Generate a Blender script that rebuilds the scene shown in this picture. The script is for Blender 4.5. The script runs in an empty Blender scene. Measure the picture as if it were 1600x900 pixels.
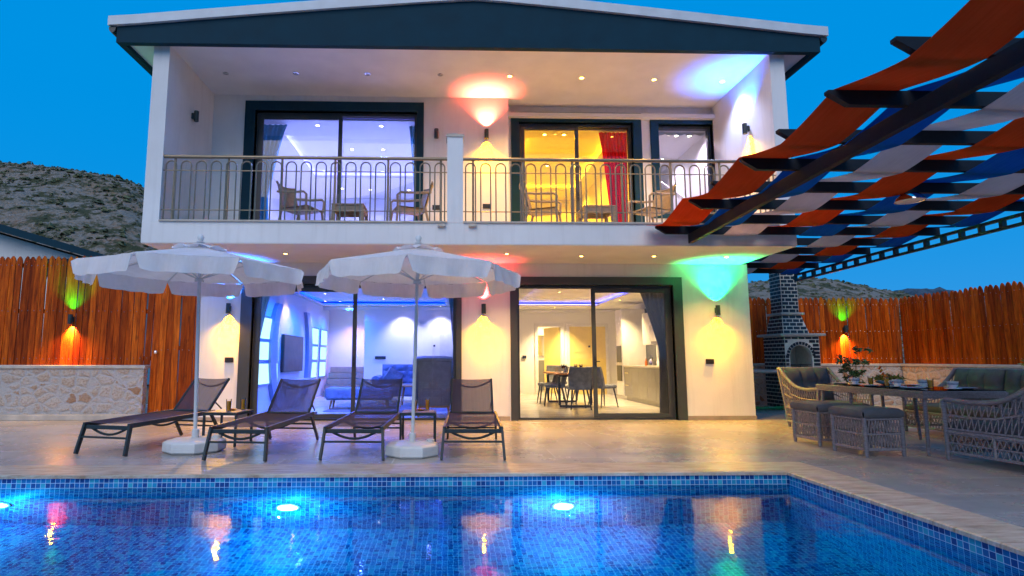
import bpy, math, random
from mathutils import Vector, Matrix, noise
R = math.radians
S = bpy.context.scene
COL = S.collection
random.seed(7)

# ------------------------------------------------------------------ camera
cd = bpy.data.cameras.new('camera'); cam = bpy.data.objects.new('camera', cd); COL.objects.link(cam)
cam.location = (0, 0, 1.1); cam.rotation_euler = (R(97.0), 0, R(-1.5))
cd.sensor_width = 36; cd.lens = 20.25; cd.shift_x = 0.046875; cd.clip_start = 0.05; cd.clip_end = 5000
S.camera = cam

# ------------------------------------------------------------------ world, sun, exposure
SUN_EL, SUN_AZ = 40.0, 196.0          # dusk glow low behind the camera
w = bpy.data.worlds.new('World'); S.world = w; w.use_nodes = True
nt = w.node_tree; nt.nodes.clear()
sk = nt.nodes.new('ShaderNodeTexSky'); sk.sky_type = 'NISHITA'; sk.sun_disc = False
sk.sun_elevation = R(SUN_EL); sk.sun_rotation = R(SUN_AZ); sk.air_density = 1.6; sk.ozone_density = 6.0; sk.dust_density = 0.2
hs = nt.nodes.new('ShaderNodeHueSaturation'); hs.inputs['Saturation'].default_value = 1.5
hs.inputs['Hue'].default_value = 0.492
mx = nt.nodes.new('ShaderNodeMix'); mx.data_type = 'RGBA'; mx.blend_type = 'MIX'; mx.inputs['Factor'].default_value = 0.965
mx.inputs['B'].default_value = (0.0, 1.93, 5.25, 1)
bg = nt.nodes.new('ShaderNodeBackground'); bg.inputs['Strength'].default_value = 0.085
wo = nt.nodes.new('ShaderNodeOutputWorld')
nt.links.new(sk.outputs[0], hs.inputs['Color']); nt.links.new(hs.outputs[0], mx.inputs['A'])
nt.links.new(mx.outputs['Result'], bg.inputs['Color']); nt.links.new(bg.outputs[0], wo.inputs[0])
sl = bpy.data.lights.new('sun', 'SUN'); sl.energy = 0.95; sl.angle = R(50); sl.color = (1.0, 0.86, 0.74)
so = bpy.data.objects.new('sun', sl); COL.objects.link(so)
az = R(SUN_AZ); sd = Vector((math.sin(az) * math.cos(R(SUN_EL)), math.cos(az) * math.cos(R(SUN_EL)), math.sin(R(SUN_EL))))
so.rotation_euler = sd.to_track_quat('Z', 'Y').to_euler()
S.render.engine = 'CYCLES'
S.view_settings.view_transform = 'Standard'; S.view_settings.look = 'None'
S.view_settings.exposure = 0.8; S.view_settings.gamma = 1.0; S.view_settings.use_curve_mapping = False
S.cycles.max_bounces = 8; S.cycles.transparent_max_bounces = 16
S.cycles.sample_clamp_indirect = 4.0; S.cycles.caustics_reflective = False; S.cycles.caustics_refractive = True

# ------------------------------------------------------------------ materials
def newmat(name):
    m = bpy.data.materials.new(name); m.use_nodes = True
    t = m.node_tree; t.nodes.clear()
    o = t.nodes.new('ShaderNodeOutputMaterial')
    return m, t, o
def N(t, typ, **k):
    n = t.nodes.new(typ)
    for a, b in k.items(): setattr(n, a, b)
    return n
def L(t, a, b): t.links.new(a, b)
def coords(t, scale=(1, 1, 1), loc=(0, 0, 0)):
    c = N(t, 'ShaderNodeTexCoord'); m = N(t, 'ShaderNodeMapping')
    m.inputs['Scale'].default_value = scale; m.inputs['Location'].default_value = loc
    L(t, c.outputs['Object'], m.inputs[0]); return m.outputs[0]
def noise_n(t, vec, scale, detail=4, rough=0.55):
    n = N(t, 'ShaderNodeTexNoise'); n.inputs['Scale'].default_value = scale; n.inputs['Detail'].default_value = detail
    n.inputs['Roughness'].default_value = rough; L(t, vec, n.inputs['Vector']); return n
def ramp(t, fac, stops):
    r = N(t, 'ShaderNodeValToRGB'); e = r.color_ramp.elements
    while len(e) < len(stops): e.new(0.5)
    for i, (p, c) in enumerate(stops): e[i].position = p; e[i].color = (*c, 1)
    L(t, fac, r.inputs[0]); return r.outputs[0]
def bump(t, h, strength, dist=0.01):
    b = N(t, 'ShaderNodeBump'); b.inputs['Strength'].default_value = strength; b.inputs['Distance'].default_value = dist
    L(t, h, b.inputs['Height']); return b.outputs[0]
def mixc(t, fac, a, b, mode='MIX'):
    m = N(t, 'ShaderNodeMix', data_type='RGBA', blend_type=mode)
    for s, v in ((m.inputs['Factor'], fac), (m.inputs['A'], a), (m.inputs['B'], b)):
        if hasattr(v, 'links'): L(t, v, s)
        elif isinstance(v, (int, float)): s.default_value = v
        else: s.default_value = (*v, 1)
    return m.outputs['Result']
def mth(t, op, a, b=0.0, c=None):
    m = N(t, 'ShaderNodeMath', operation=op)
    for i, v in enumerate((a, b) if c is None else (a, b, c)):
        if hasattr(v, 'links'): L(t, v, m.inputs[i])
        else: m.inputs[i].default_value = v
    return m.outputs[0]
def principled(t, o, col, rough=0.6, metal=0.0, normal=None, spec=0.5):
    p = N(t, 'ShaderNodeBsdfPrincipled')
    for s, v in ((p.inputs['Base Color'], col), (p.inputs['Roughness'], rough)):
        if hasattr(v, 'links'): L(t, v, s)
        elif isinstance(v, (int, float)): s.default_value = v
        else: s.default_value = (*v, 1)
    p.inputs['Metallic'].default_value = metal; p.inputs['Specular IOR Level'].default_value = spec
    if normal is not None: L(t, normal, p.inputs['Normal'])
    L(t, p.outputs[0], o.inputs['Surface']); return p
def plain(name, col, rough=0.6, metal=0.0, var=0.12, scale=6.0, bmp=0.0, bscale=60.0, spec=0.5, stretch=(1, 1, 1)):
    m, t, o = newmat(name); v = coords(t, stretch)
    n = noise_n(t, v, scale, 5)
    a = tuple(c * (1 - var) for c in col); b = tuple(min(1, c * (1 + var)) for c in col)
    c = ramp(t, n.outputs[0], [(0.3, a), (0.7, b)])
    nm = None
    if bmp: nm = bump(t, noise_n(t, v, bscale, 3).outputs[0], bmp, 0.01)
    r = mth(t, 'MULTIPLY_ADD', n.outputs[0], 0.15, rough - 0.07)
    principled(t, o, c, r, metal, nm, spec); return m
def emit(name, col, strength):
    m, t, o = newmat(name); e = N(t, 'ShaderNodeEmission'); e.inputs[0].default_value = (*col, 1); e.inputs[1].default_value = strength
    L(t, e.outputs[0], o.inputs['Surface']); return m

M = {}
def stucco():
    m, t, o = newmat('white_stucco'); v = coords(t)
    n1 = noise_n(t, v, 0.7, 6, 0.6); n2 = noise_n(t, v, 55, 4, 0.6)
    c = ramp(t, n1.outputs[0], [(0.3, (0.72, 0.71, 0.69)), (0.62, (0.82, 0.815, 0.80))])
    v2 = coords(t, (5, 5, 0.35)); n3 = noise_n(t, v2, 2.2, 4)
    c = mixc(t, ramp(t, n3.outputs[0], [(0.52, (0, 0, 0)), (0.8, (0.30,) * 3)]), c, (0.55, 0.53, 0.5))
    principled(t, o, c, 0.85, 0, bump(t, n2.outputs[0], 0.35, 0.006), 0.3); return m
M['stucco'] = stucco()
M['ceiling'] = plain('painted_ceiling', (0.78, 0.77, 0.77), 0.8, var=0.06, scale=2, bmp=0.08, bscale=40)
M['inner'] = plain('interior_paint', (0.78, 0.76, 0.74), 0.75, var=0.03, scale=1.5)
M['dark'] = plain('anthracite_render', (0.008, 0.040, 0.062), 0.75, var=0.12, scale=3, bmp=0.15, bscale=50, spec=0.15)
M['timber_dark'] = plain('black_stained_timber', (0.010, 0.014, 0.020), 0.6, var=0.2, scale=6, bmp=0.2, bscale=40, spec=0.2)
M['frame'] = plain('anthracite_frame', (0.045, 0.050, 0.052), 0.45, 0.0, var=0.08, scale=8)
M['trim'] = plain('pale_roof_trim', (0.62, 0.66, 0.68), 0.5, var=0.08, scale=4)
M['darkmetal'] = plain('dark_powder_metal', (0.022, 0.036, 0.040), 0.42, 0.1, var=0.15, scale=20)
M['steel'] = plain('brushed_steel', (0.27, 0.22, 0.15), 0.34, 0.55, var=0.1, scale=14)
M['skirting'] = plain('stone_skirting', (0.34, 0.28, 0.22), 0.5, var=0.15, scale=5)

def deck():
    m, t, o = newmat('stone_paving'); v = coords(t)
    br = N(t, 'ShaderNodeTexBrick'); L(t, v, br.inputs['Vector']); br.offset = 0.5
    for k, x in (('Scale', 1.0), ('Mortar Size', 0.009), ('Brick Width', 1.2), ('Row Height', 0.6), ('Bias', 0.0), ('Mortar Smooth', 0.2)): br.inputs[k].default_value = x
    br.inputs['Color1'].default_value = (0.42, 0.39, 0.355, 1); br.inputs['Color2'].default_value = (0.49, 0.455, 0.415, 1); br.inputs['Mortar'].default_value = (0.66, 0.64, 0.61, 1)
    n1 = noise_n(t, v, 0.9, 8, 0.65); v2 = coords(t, (1, 5, 1)); n2 = noise_n(t, v2, 1.6, 7, 0.65)
    c = mixc(t, ramp(t, n1.outputs[0], [(0.40, (0,) * 3), (0.62, (0.75,) * 3)]), br.outputs['Color'], (0.25, 0.235, 0.22))
    c = mixc(t, ramp(t, n2.outputs[0], [(0.5, (0,) * 3), (0.75, (0.55,) * 3)]), c, (0.50, 0.47, 0.43))
    rg = mth(t, 'MULTIPLY_ADD', n1.outputs[0], 0.30, 0.12)
    hb = mth(t, 'MULTIPLY_ADD', br.outputs['Fac'], -1.0, mth(t, 'MULTIPLY', noise_n(t, v, 9, 5).outputs[0], 0.5))
    principled(t, o, c, rg, 0, bump(t, hb, 0.12, 0.01), 0.5); return m
M['deck'] = deck()
def travertine():
    m, t, o = newmat('travertine'); v = coords(t, (1, 1, 1)); v2 = coords(t, (1, 6, 1))
    n1 = noise_n(t, v2, 3, 8, 0.7); n2 = noise_n(t, v, 40, 4)
    c = ramp(t, n1.outputs[0], [(0.36, (0.34, 0.22, 0.13)), (0.5, (0.54, 0.43, 0.31)), (0.66, (0.66, 0.58, 0.48))])
    c = mixc(t, ramp(t, n2.outputs[0], [(0.62, (0,) * 3), (0.7, (0.5,) * 3)]), c, (0.30, 0.22, 0.15))
    principled(t, o, c, 0.42, 0, bump(t, n2.outputs[0], 0.3, 0.004)); return m
M['travertine'] = travertine()

TP = 0.0455
def mosaic():
    m, t, o = newmat('pool_mosaic')
    c = N(t, 'ShaderNodeTexCoord'); mp = N(t, 'ShaderNodeMapping', vector_type='POINT')
    mp.inputs['Scale'].default_value = (1 / TP,) * 3
    mp.inputs['Location'].default_value = (0.5 - 3.34 / TP, 0.5 - 5.76 / TP, 0.03 / TP)
    L(t, c.outputs['Object'], mp.inputs[0])
    fl = N(t, 'ShaderNodeVectorMath', operation='FLOOR'); fr = N(t, 'ShaderNodeVectorMath', operation='FRACTION')
    L(t, mp.outputs[0], fl.inputs[0]); L(t, mp.outputs[0], fr.inputs[0])
    wn = N(t, 'ShaderNodeTexWhiteNoise', noise_dimensions='3D'); L(t, fl.outputs[0], wn.inputs['Vector'])
    r = ramp(t, wn.outputs['Value'], [(0, (0.001, 0.060, 0.24)), (0.2, (0.001, 0.12, 0.35)), (0.42, (0.004, 0.19, 0.44)), (0.7, (0.006, 0.28, 0.48)), (0.88, (0.03, 0.38, 0.50))])
    r.node.color_ramp.interpolation = 'CONSTANT'
    sp = N(t, 'ShaderNodeSeparateXYZ'); L(t, fr.outputs[0], sp.inputs[0])
    g = None
    for i in range(3):
        d = mth(t, 'ABSOLUTE', mth(t, 'SUBTRACT', sp.outputs[i], 0.5)); d = mth(t, 'GREATER_THAN', d, 0.453)
        g = d if g is None else mth(t, 'MAXIMUM', g, d)
    col = mixc(t, g, r, (0.50, 0.70, 0.80))
    principled(t, o, col, 0.4, 0, None, 0.3); return m
M['mosaic'] = mosaic()
def water():
    m, t, o = newmat('pool_water'); v = coords(t, (1, 1, 1))
    n1 = noise_n(t, v, 2.4, 3, 0.5); n2 = noise_n(t, coords(t, (1, 1.6, 1)), 11, 3, 0.5)
    h = mth(t, 'MULTIPLY_ADD', n2.outputs[0], 0.22, n1.outputs[0])
    nm = bump(t, h, 0.10, 0.035)
    tr = N(t, 'ShaderNodeBsdfRefraction'); tr.inputs[0].default_value = (0.14, 0.80, 0.97, 1); tr.inputs['IOR'].default_value = 1.33; tr.inputs['Roughness'].default_value = 0.0; L(t, nm, tr.inputs['Normal'])
    gl = N(t, 'ShaderNodeBsdfGlossy'); gl.inputs['Roughness'].default_value = 0.03; L(t, nm, gl.inputs['Normal'])
    f = N(t, 'ShaderNodeFresnel'); f.inputs['IOR'].default_value = 1.23
    mxs = N(t, 'ShaderNodeMixShader'); L(t, f.outputs[0], mxs.inputs[0]); L(t, tr.outputs[0], mxs.inputs[1]); L(t, gl.outputs[0], mxs.inputs[2])
    L(t, mxs.outputs[0], o.inputs['Surface']); return m
M['water'] = water()
def glass(name='window_glass', tint=(0.93, 0.96, 0.97), ior=1.45, rough=0.0):
    m, t, o = newmat(name)
    tr = N(t, 'ShaderNodeBsdfTransparent'); tr.inputs[0].default_value = (*tint, 1)
    gl = N(t, 'ShaderNodeBsdfGlossy'); gl.inputs['Roughness'].default_value = rough
    f = N(t, 'ShaderNodeFresnel'); f.inputs['IOR'].default_value = ior
    mxs = N(t, 'ShaderNodeMixShader'); L(t, f.outputs[0], mxs.inputs[0]); L(t, tr.outputs[0], mxs.inputs[1]); L(t, gl.outputs[0], mxs.inputs[2])
    L(t, mxs.outputs[0], o.inputs['Surface']); return m
M['glass'] = glass()
M['juice'] = plain('orange_juice', (0.95, 0.38, 0.02), 0.2, var=0.1, scale=20)
M['wine'] = plain('red_wine', (0.12, 0.003, 0.012), 0.1, var=0.1)
def wood():
    m, t, o = newmat('stained_pine'); gi = N(t, 'ShaderNodeNewGeometry')
    c = N(t, 'ShaderNodeTexCoord'); cb = N(t, 'ShaderNodeCombineXYZ'); L(t, gi.outputs['Random Per Island'], cb.inputs[2])
    sc = N(t, 'ShaderNodeVectorMath', operation='SCALE'); L(t, cb.outputs[0], sc.inputs[0]); sc.inputs['Scale'].default_value = 37.0
    ad = N(t, 'ShaderNodeVectorMath', operation='ADD'); L(t, c.outputs['Object'], ad.inputs[0]); L(t, sc.outputs[0], ad.inputs[1])
    mp = N(t, 'ShaderNodeMapping'); mp.inputs['Scale'].default_value = (14, 14, 1.1); L(t, ad.outputs[0], mp.inputs[0])
    n = noise_n(t, mp.outputs[0], 2.0, 8, 0.62)
    mp2 = N(t, 'ShaderNodeMapping'); mp2.inputs['Scale'].default_value = (5, 5, 2.2); L(t, ad.outputs[0], mp2.inputs[0])
    n2 = noise_n(t, mp2.outputs[0], 2.0, 4, 0.6)
    a = ramp(t, n.outputs[0], [(0.32, (0.20, 0.032, 0.003)), (0.5, (0.48, 0.078, 0.003)), (0.68, (0.70, 0.140, 0.008))])
    a = mixc(t, ramp(t, n2.outputs[0], [(0.60, (0,) * 3), (0.72, (0.6,) * 3)]), a, (0.10, 0.022, 0.005))
    k = ramp(t, gi.outputs['Random Per Island'], [(0.0, (0.48, 0.40, 0.36)), (0.25, (0.80, 0.72, 0.66)), (0.6, (0.95, 0.9, 0.85)), (1.0, (1.15, 1.25, 1.3))])
    a = mixc(t, 1.0, a, k, 'MULTIPLY')
    principled(t, o, a, 0.45, 0, bump(t, n.outputs[0], 0.3, 0.005), 0.12); return m
M['wood'] = wood()
def rubble():
    m, t, o = newmat('rubble_stone'); v = coords(t, (1, 1, 1.35))
    nn = noise_n(t, v, 5, 3); vm = N(t, 'ShaderNodeVectorMath', operation='SCALE'); L(t, nn.outputs['Color'], vm.inputs[0]); vm.inputs['Scale'].default_value = 0.13
    ad = N(t, 'ShaderNodeVectorMath', operation='ADD'); L(t, v, ad.inputs[0]); L(t, vm.outputs[0], ad.inputs[1])
    vo = N(t, 'ShaderNodeTexVoronoi', feature='F1'); vo.inputs['Scale'].default_value = 4.3; vo.inputs['Randomness'].default_value = 0.85; L(t, ad.outputs[0], vo.inputs['Vector'])
    ve = N(t, 'ShaderNodeTexVoronoi', feature='DISTANCE_TO_EDGE'); ve.inputs['Scale'].default_value = 4.3; ve.inputs['Randomness'].default_value = 0.85; L(t, ad.outputs[0], ve.inputs['Vector'])
    n = noise_n(t, v, 26, 6, 0.7)
    sepc = N(t, 'ShaderNodeSeparateColor'); L(t, vo.outputs['Color'], sepc.inputs[0])
    st = ramp(t, sepc.outputs[0], [(0.0, (0.52, 0.42, 0.34)), (0.35, (0.58, 0.49, 0.41)), (0.70, (0.54, 0.42, 0.32)), (0.80, (0.40, 0.20, 0.09)), (0.85, (0.55, 0.44, 0.36)), (1, (0.62, 0.55, 0.47))])
    st = mixc(t, ramp(t, n.outputs[0], [(0.45, (0,) * 3), (0.65, (0.6,) * 3)]), st, (0.27, 0.13, 0.06))
    msk = ramp(t, mth(t, 'MULTIPLY_ADD', n.outputs[0], 0.03, ve.outputs['Distance']), [(0.09, (0,) * 3), (0.14, (1,) * 3)])
    mo = ramp(t, n.outputs[0], [(0.3, (0.42, 0.38, 0.35)), (0.7, (0.56, 0.51, 0.47))])
    c = mixc(t, msk, mo, st)
    hh = mth(t, 'ADD', mth(t, 'MINIMUM', mth(t, 'MULTIPLY', ve.outputs['Distance'], 4.0), 0.9), mth(t, 'MULTIPLY', n.outputs[0], 0.5))
    principled(t, o, c, 0.85, 0, bump(t, hh, 0.7, 0.03), 0.3); return m
M['rubble'] = rubble()
M['cap'] = plain('limestone_cap', (0.52, 0.46, 0.38), 0.6, var=0.18, scale=5, bmp=0.2)
M['mortar'] = plain('pale_mortar', (0.78, 0.74, 0.64), 0.8, var=0.1, scale=12, bmp=0.25)
M['brick'] = plain('black_glazed_brick', (0.012, 0.02, 0.028), 0.35, var=0.4, scale=18, bmp=0.2)
M['wicker'] = plain('grey_wicker', (0.27, 0.24, 0.245), 0.55, var=0.35, scale=45, bmp=0.5, bscale=140)
M['wickerpost'] = plain('wrapped_wicker_post', (0.21, 0.19, 0.205), 0.55, var=0.3, scale=60, bmp=0.8, bscale=90, stretch=(0.3, 0.3, 2.0))
M['cushion'] = plain('charcoal_cushion_fabric', (0.12, 0.12, 0.125), 0.9, var=0.14, scale=7, bmp=0.35, bscale=220, spec=0.2)
M['white_plastic'] = plain('white_plastic', (0.66, 0.68, 0.67), 0.42, var=0.07, scale=7)
M['taupe_plastic'] = plain('taupe_resin_weave', (0.27, 0.215, 0.16), 0.5, var=0.15, scale=20, bmp=0.5, bscale=70)
M['tabletop'] = plain('slatted_table_top', (0.34, 0.27, 0.22), 0.4, var=0.15, scale=9)
def cloth(name, col, trans, transp=0.0, bs=250):
    m, t, o = newmat(name); v = coords(t); n = noise_n(t, v, 2.5, 5)
    c = ramp(t, n.outputs[0], [(0.3, tuple(x * 0.88 for x in col)), (0.7, tuple(min(1, x * 1.06) for x in col))])
    hw_ = mth(t, 'ADD', mth(t, 'MULTIPLY', noise_n(t, coords(t, (1.5, 1.5, 0.8)), 5, 3).outputs[0], 6.0), noise_n(t, v, bs, 2).outputs[0])
    nm = bump(t, hw_, 0.35, 0.006)
    stk = noise_n(t, coords(t, (14, 0.5, 3)), 3, 4); c = mixc(t, ramp(t, stk.outputs[0], [(0.35, (0.0,) * 3), (0.75, (0.28,) * 3)]), c, tuple(min(1, x * 1.3 + 0.04) for x in col))
    d = N(t, 'ShaderNodeBsdfDiffuse'); tl = N(t, 'ShaderNodeBsdfTranslucent')
    L(t, c, d.inputs[0]); L(t, c, tl.inputs[0]); L(t, nm, d.inputs['Normal'])
    ms = N(t, 'ShaderNodeMixShader'); ms.inputs[0].default_value = trans; L(t, d.outputs[0], ms.inputs[1]); L(t, tl.outputs[0], ms.inputs[2])
    out = ms.outputs[0]
    if transp:
        tp = N(t, 'ShaderNodeBsdfTransparent'); m2 = N(t, 'ShaderNodeMixShader'); m2.inputs[0].default_value = transp
        L(t, out, m2.inputs[1]); L(t, tp.outputs[0], m2.inputs[2]); out = m2.outputs[0]
    L(t, out, o.inputs['Surface']); return m
M['canopy'] = cloth('parasol_canvas', (0.86, 0.84, 0.81), 0.32)
M['sling'] = cloth('lounger_mesh_fabric', (0.10, 0.08, 0.11), 0.15, 0.20, 400)
M['st_orange'] = cloth('orange_shade_cloth', (0.62, 0.115, 0.03), 0.55)
M['st_blue'] = cloth('blue_shade_cloth', (0.012, 0.17, 0.50), 0.5)
M['st_grey'] = cloth('grey_shade_cloth', (0.60, 0.54, 0.56), 0.55)
M['red_curtain'] = cloth('red_curtain_cloth', (0.62, 0.01, 0.03), 0.4)
M['grey_curtain'] = cloth('grey_curtain_cloth', (0.24, 0.25, 0.28), 0.4)
M['teal_curtain'] = cloth('teal_curtain_cloth', (0.07, 0.22, 0.27), 0.35)
M['pale_curtain'] = cloth('pale_curtain_cloth', (0.55, 0.58, 0.52), 0.4)
M['blue_velvet'] = plain('grey_blue_velvet', (0.19, 0.24, 0.32), 0.8, var=0.25, scale=8, bmp=0.2)
M['chair_back'] = plain('grey_brown_upholstery', (0.24, 0.22, 0.23), 0.85, var=0.15, scale=9, bmp=0.2)
M['grey_velvet'] = plain('grey_velvet', (0.17, 0.175, 0.19), 0.8, var=0.4, scale=9, bmp=0.2)
M['orange_wood'] = plain('warm_timber', (0.45, 0.19, 0.05), 0.4, var=0.2, scale=6, stretch=(1, 8, 8))
M['black'] = plain('black_metal', (0.015, 0.015, 0.018), 0.4, var=0.1)
M['screen'] = plain('television_screen', (0.006, 0.009, 0.014), 0.35, var=0.1)
M['floor_in'] = plain('interior_floor_tile', (0.50, 0.46, 0.42), 0.22, var=0.18, scale=1.6, stretch=(1, 3, 1))
M['bluegrey_panel'] = plain('blue_grey_panel', (0.20, 0.28, 0.42), 0.4, var=0.06)
M['white_gloss'] = plain('white_gloss', (0.72, 0.70, 0.68), 0.25, var=0.06, scale=5)
M['cab_grey'] = plain('grey_gloss_cabinet', (0.22, 0.215, 0.20), 0.22, var=0.06)
M['marble'] = plain('marble_panel', (0.62, 0.60, 0.58), 0.25, var=0.25, scale=2.5)
M['worktop'] = plain('worktop', (0.52, 0.47, 0.40), 0.3, var=0.15, scale=15)
M['splash'] = plain('dark_splashback', (0.05, 0.045, 0.04), 0.2, var=0.2)
M['door_paint'] = plain('cream_door', (0.78, 0.60, 0.18), 0.5, var=0.04)
M['china'] = plain('white_china', (0.75, 0.76, 0.78), 0.18, var=0.05, scale=30)
M['blue_print'] = plain('grey_flower_print', (0.22, 0.25, 0.36), 0.25, var=0.4, scale=60)
M['leaf'] = plain('glossy_leaf', (0.05, 0.10, 0.02), 0.5, var=0.4, scale=12)
M['leaf_yellow'] = plain('yellow_green_leaf', (0.22, 0.22, 0.02), 0.5, var=0.4, scale=12)
M['fruit'] = plain('orange_fruit', (0.62, 0.16, 0.01), 0.4, var=0.25, scale=20)
M['hose'] = plain('green_hose', (0.01, 0.22, 0.05), 0.4, var=0.2)
M['orange_glass'] = glass('tumbler_glass', (0.98, 0.98, 0.98), 1.3)
M['lens_warm'] = emit('warm_lamp_lens', (1.0, 0.52, 0.07), 40)
M['lens_white'] = emit('white_lamp_lens', (1.0, 0.85, 0.6), 22)
M['lens_off'] = plain('unlit_lamp_lens', (0.45, 0.45, 0.48), 0.2, var=0.05)
M['pool_lens'] = emit('pool_lamp_lens', (0.55, 0.95, 1.0), 14)
M['niche_led'] = emit('niche_led_panel', (0.40, 0.78, 1.0), 1.3)
M['chrome'] = plain('chrome', (0.7, 0.7, 0.7), 0.12, 1.0, var=0.05)

# ------------------------------------------------------------------ mesh helpers
class MB:
    def __init__(s): s.v = []; s.f = []
    def add(s, vs, fs):
        b = len(s.v); s.v += [tuple(p) for p in vs]; s.f += [tuple(i + b for i in f) for f in fs]; return s
    def box(s, x0, x1, y0, y1, z0, z1, bev=0.0):
        if bev:
            b = min(bev, (x1 - x0) / 2.1, (y1 - y0) / 2.1, (z1 - z0) / 2.1)
            X = (x0, x0 + b, x1 - b, x1); Y = (y0, y0 + b, y1 - b, y1)
            def ring(i, z):
                o = (0, 3) if i else (1, 2)
                xa, xb = X[o[0]], X[o[1]]; ya, yb = Y[o[0]], Y[o[1]]; c = b * 0.6
                if not i: return [(xa, ya, z), (xa, ya, z), (xb, ya, z), (xb, ya, z), (xb, yb, z), (xb, yb, z), (xa, yb, z), (xa, yb, z)]
                return [(xa, ya + c, z), (xa + c, ya, z), (xb - c, ya, z), (xb, ya + c, z), (xb, yb - c, z), (xb - c, yb, z), (xa + c, yb, z), (xa, yb - c, z)]
            def inset(z, k):
                xa, xb, ya, yb = x0 + k, x1 - k, y0 + k, y1 - k; c = b * 0.6
                return [(xa, ya + c, z), (xa + c, ya, z), (xb - c, ya, z), (xb, ya + c, z), (xb, yb - c, z), (xb - c, yb, z), (xa + c, yb, z), (xa, yb - c, z)]
            rs = [inset(z0, b * 0.7), ring(1, z0 + b), ring(1, z1 - b), inset(z1 - b * 0.3, b * 0.3), inset(z1, b)]
            vs = [p for r in rs for p in r]; fs = []
            for k in range(len(rs) - 1):
                for i in range(8): j = (i + 1) % 8; fs.append((k * 8 + i, k * 8 + j, k * 8 + 8 + j, k * 8 + 8 + i))
            fs.append(tuple(range(7, -1, -1))); fs.append(tuple(range((len(rs) - 1) * 8, len(rs) * 8)))
            return s.add(vs, fs)
        vs = [(x0, y0, z0), (x1, y0, z0), (x1, y1, z0), (x0, y1, z0), (x0, y0, z1), (x1, y0, z1), (x1, y1, z1), (x0, y1, z1)]
        return s.add(vs, [(0, 3, 2, 1), (4, 5, 6, 7), (0, 1, 5, 4), (1, 2, 6, 5), (2, 3, 7, 6), (3, 0, 4, 7)])
    def bar(s, a, b, wx, wz, up=(0, 0, 1)):
        a = Vector(a); b = Vector(b); d = (b - a).normalized(); u = Vector(up)
        if abs(d.dot(u)) > 0.95: u = Vector((0, 1, 0))
        sx = d.cross(u).normalized(); su = sx.cross(d).normalized()
        vs = []
        for p in (a, b):
            for i, j in ((-1, -1), (1, -1), (1, 1), (-1, 1)): vs.append(p + sx * wx / 2 * i + su * wz / 2 * j)
        return s.add(vs, [(3, 2, 1, 0), (4, 5, 6, 7), (0, 1, 5, 4), (1, 2, 6, 5), (2, 3, 7, 6), (3, 0, 4, 7)])
    def tube(s, pts, r, n=8, caps=True, closed=False):
        P = [Vector(p) for p in pts]; m = len(P); rr = r if isinstance(r, (list, tuple)) else [r] * m
        prev = None; vs = []
        for i in range(m):
            if closed: d = P[(i + 1) % m] - P[i - 1]
            else: d = P[min(i + 1, m - 1)] - P[max(i - 1, 0)]
            d.normalize()
            if prev is None:
                u = Vector((0, 0, 1)) if abs(d.z) < 0.9 else Vector((0, 1, 0)); a = d.cross(u).normalized()
            else: a = (prev - d * prev.dot(d)).normalized()
            prev = a; b = d.cross(a)
            for k in range(n):
                t = 2 * math.pi * (k + 0.5) / n; vs.append(P[i] + (a * math.cos(t) + b * math.sin(t)) * rr[i])
        fs = []
        for i in range(m if closed else m - 1):
            i2 = (i + 1) % m
            for k in range(n): k2 = (k + 1) % n; fs.append((i * n + k, i * n + k2, i2 * n + k2, i2 * n + k))
        if caps and not closed: fs.append(tuple(range(n - 1, -1, -1))); fs.append(tuple((m - 1) * n + k for k in range(n)))
        return s.add(vs, fs)
    def lathe(s, prof, c=(0, 0, 0), n=16):
        vs = []; fs = []
        for r, z in prof:
            for k in range(n): t = 2 * math.pi * k / n; vs.append((c[0] + r * math.cos(t), c[1] + r * math.sin(t), c[2] + z))
        m = len(prof)
        for i in range(m - 1):
            for k in range(n): k2 = (k + 1) % n; fs.append((i * n + k, i * n + k2, (i + 1) * n + k2, (i + 1) * n + k))
        if prof[0][0] > 1e-5: fs.append(tuple(range(n - 1, -1, -1)))
        if prof[-1][0] > 1e-5: fs.append(tuple((m - 1) * n + k for k in range(n)))
        return s.add(vs, fs)
    def prism(s, poly, a, b, axis='y'):
        n = len(poly)
        def m(p, h): return {'y': (p[0], h, p[1]), 'x': (h, p[0], p[1]), 'z': (p[0], p[1], h)}[axis]
        vs = [m(p, a) for p in poly] + [m(p, b) for p in poly]
        fs = [tuple(range(n)), tuple(range(2 * n - 1, n - 1, -1))] + [(i, i + n, (i + 1) % n + n, (i + 1) % n) for i in range(n)]
        return s.add(vs, fs)
    def grid(s, fn, nu, nv, thick=None):
        vs = [fn(i / nu, j / nv) for j in range(nv + 1) for i in range(nu + 1)]
        fs = [(j * (nu + 1) + i, j * (nu + 1) + i + 1, (j + 1) * (nu + 1) + i + 1, (j + 1) * (nu + 1) + i) for j in range(nv) for i in range(nu)]
        return s.add(vs, fs)
    def xf(s, mat): s.v = [tuple(mat @ Vector(p)) for p in s.v]; return s
    def build(s, name, mat, parent=None, smooth=False, recalc=True, bevel=0.0):
        me = bpy.data.meshes.new(name); me.from_pydata(s.v, [], s.f); me.update()
        if recalc:
            import bmesh
            bm = bmesh.new(); bm.from_mesh(me)
            bmesh.ops.dissolve_degenerate(bm, dist=1e-6, edges=bm.edges)
            bmesh.ops.recalc_face_normals(bm, faces=bm.faces); bm.to_mesh(me); bm.free()
        if smooth:
            me.polygons.foreach_set('use_smooth', [True] * len(me.polygons))
            try: me.set_sharp_from_angle(angle=R(40))
            except Exception: pass
        me.materials.append(M[mat] if isinstance(mat, str) else mat)
        o = bpy.data.objects.new(name, me); COL.objects.link(o)
        if parent: o.parent = parent
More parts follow.
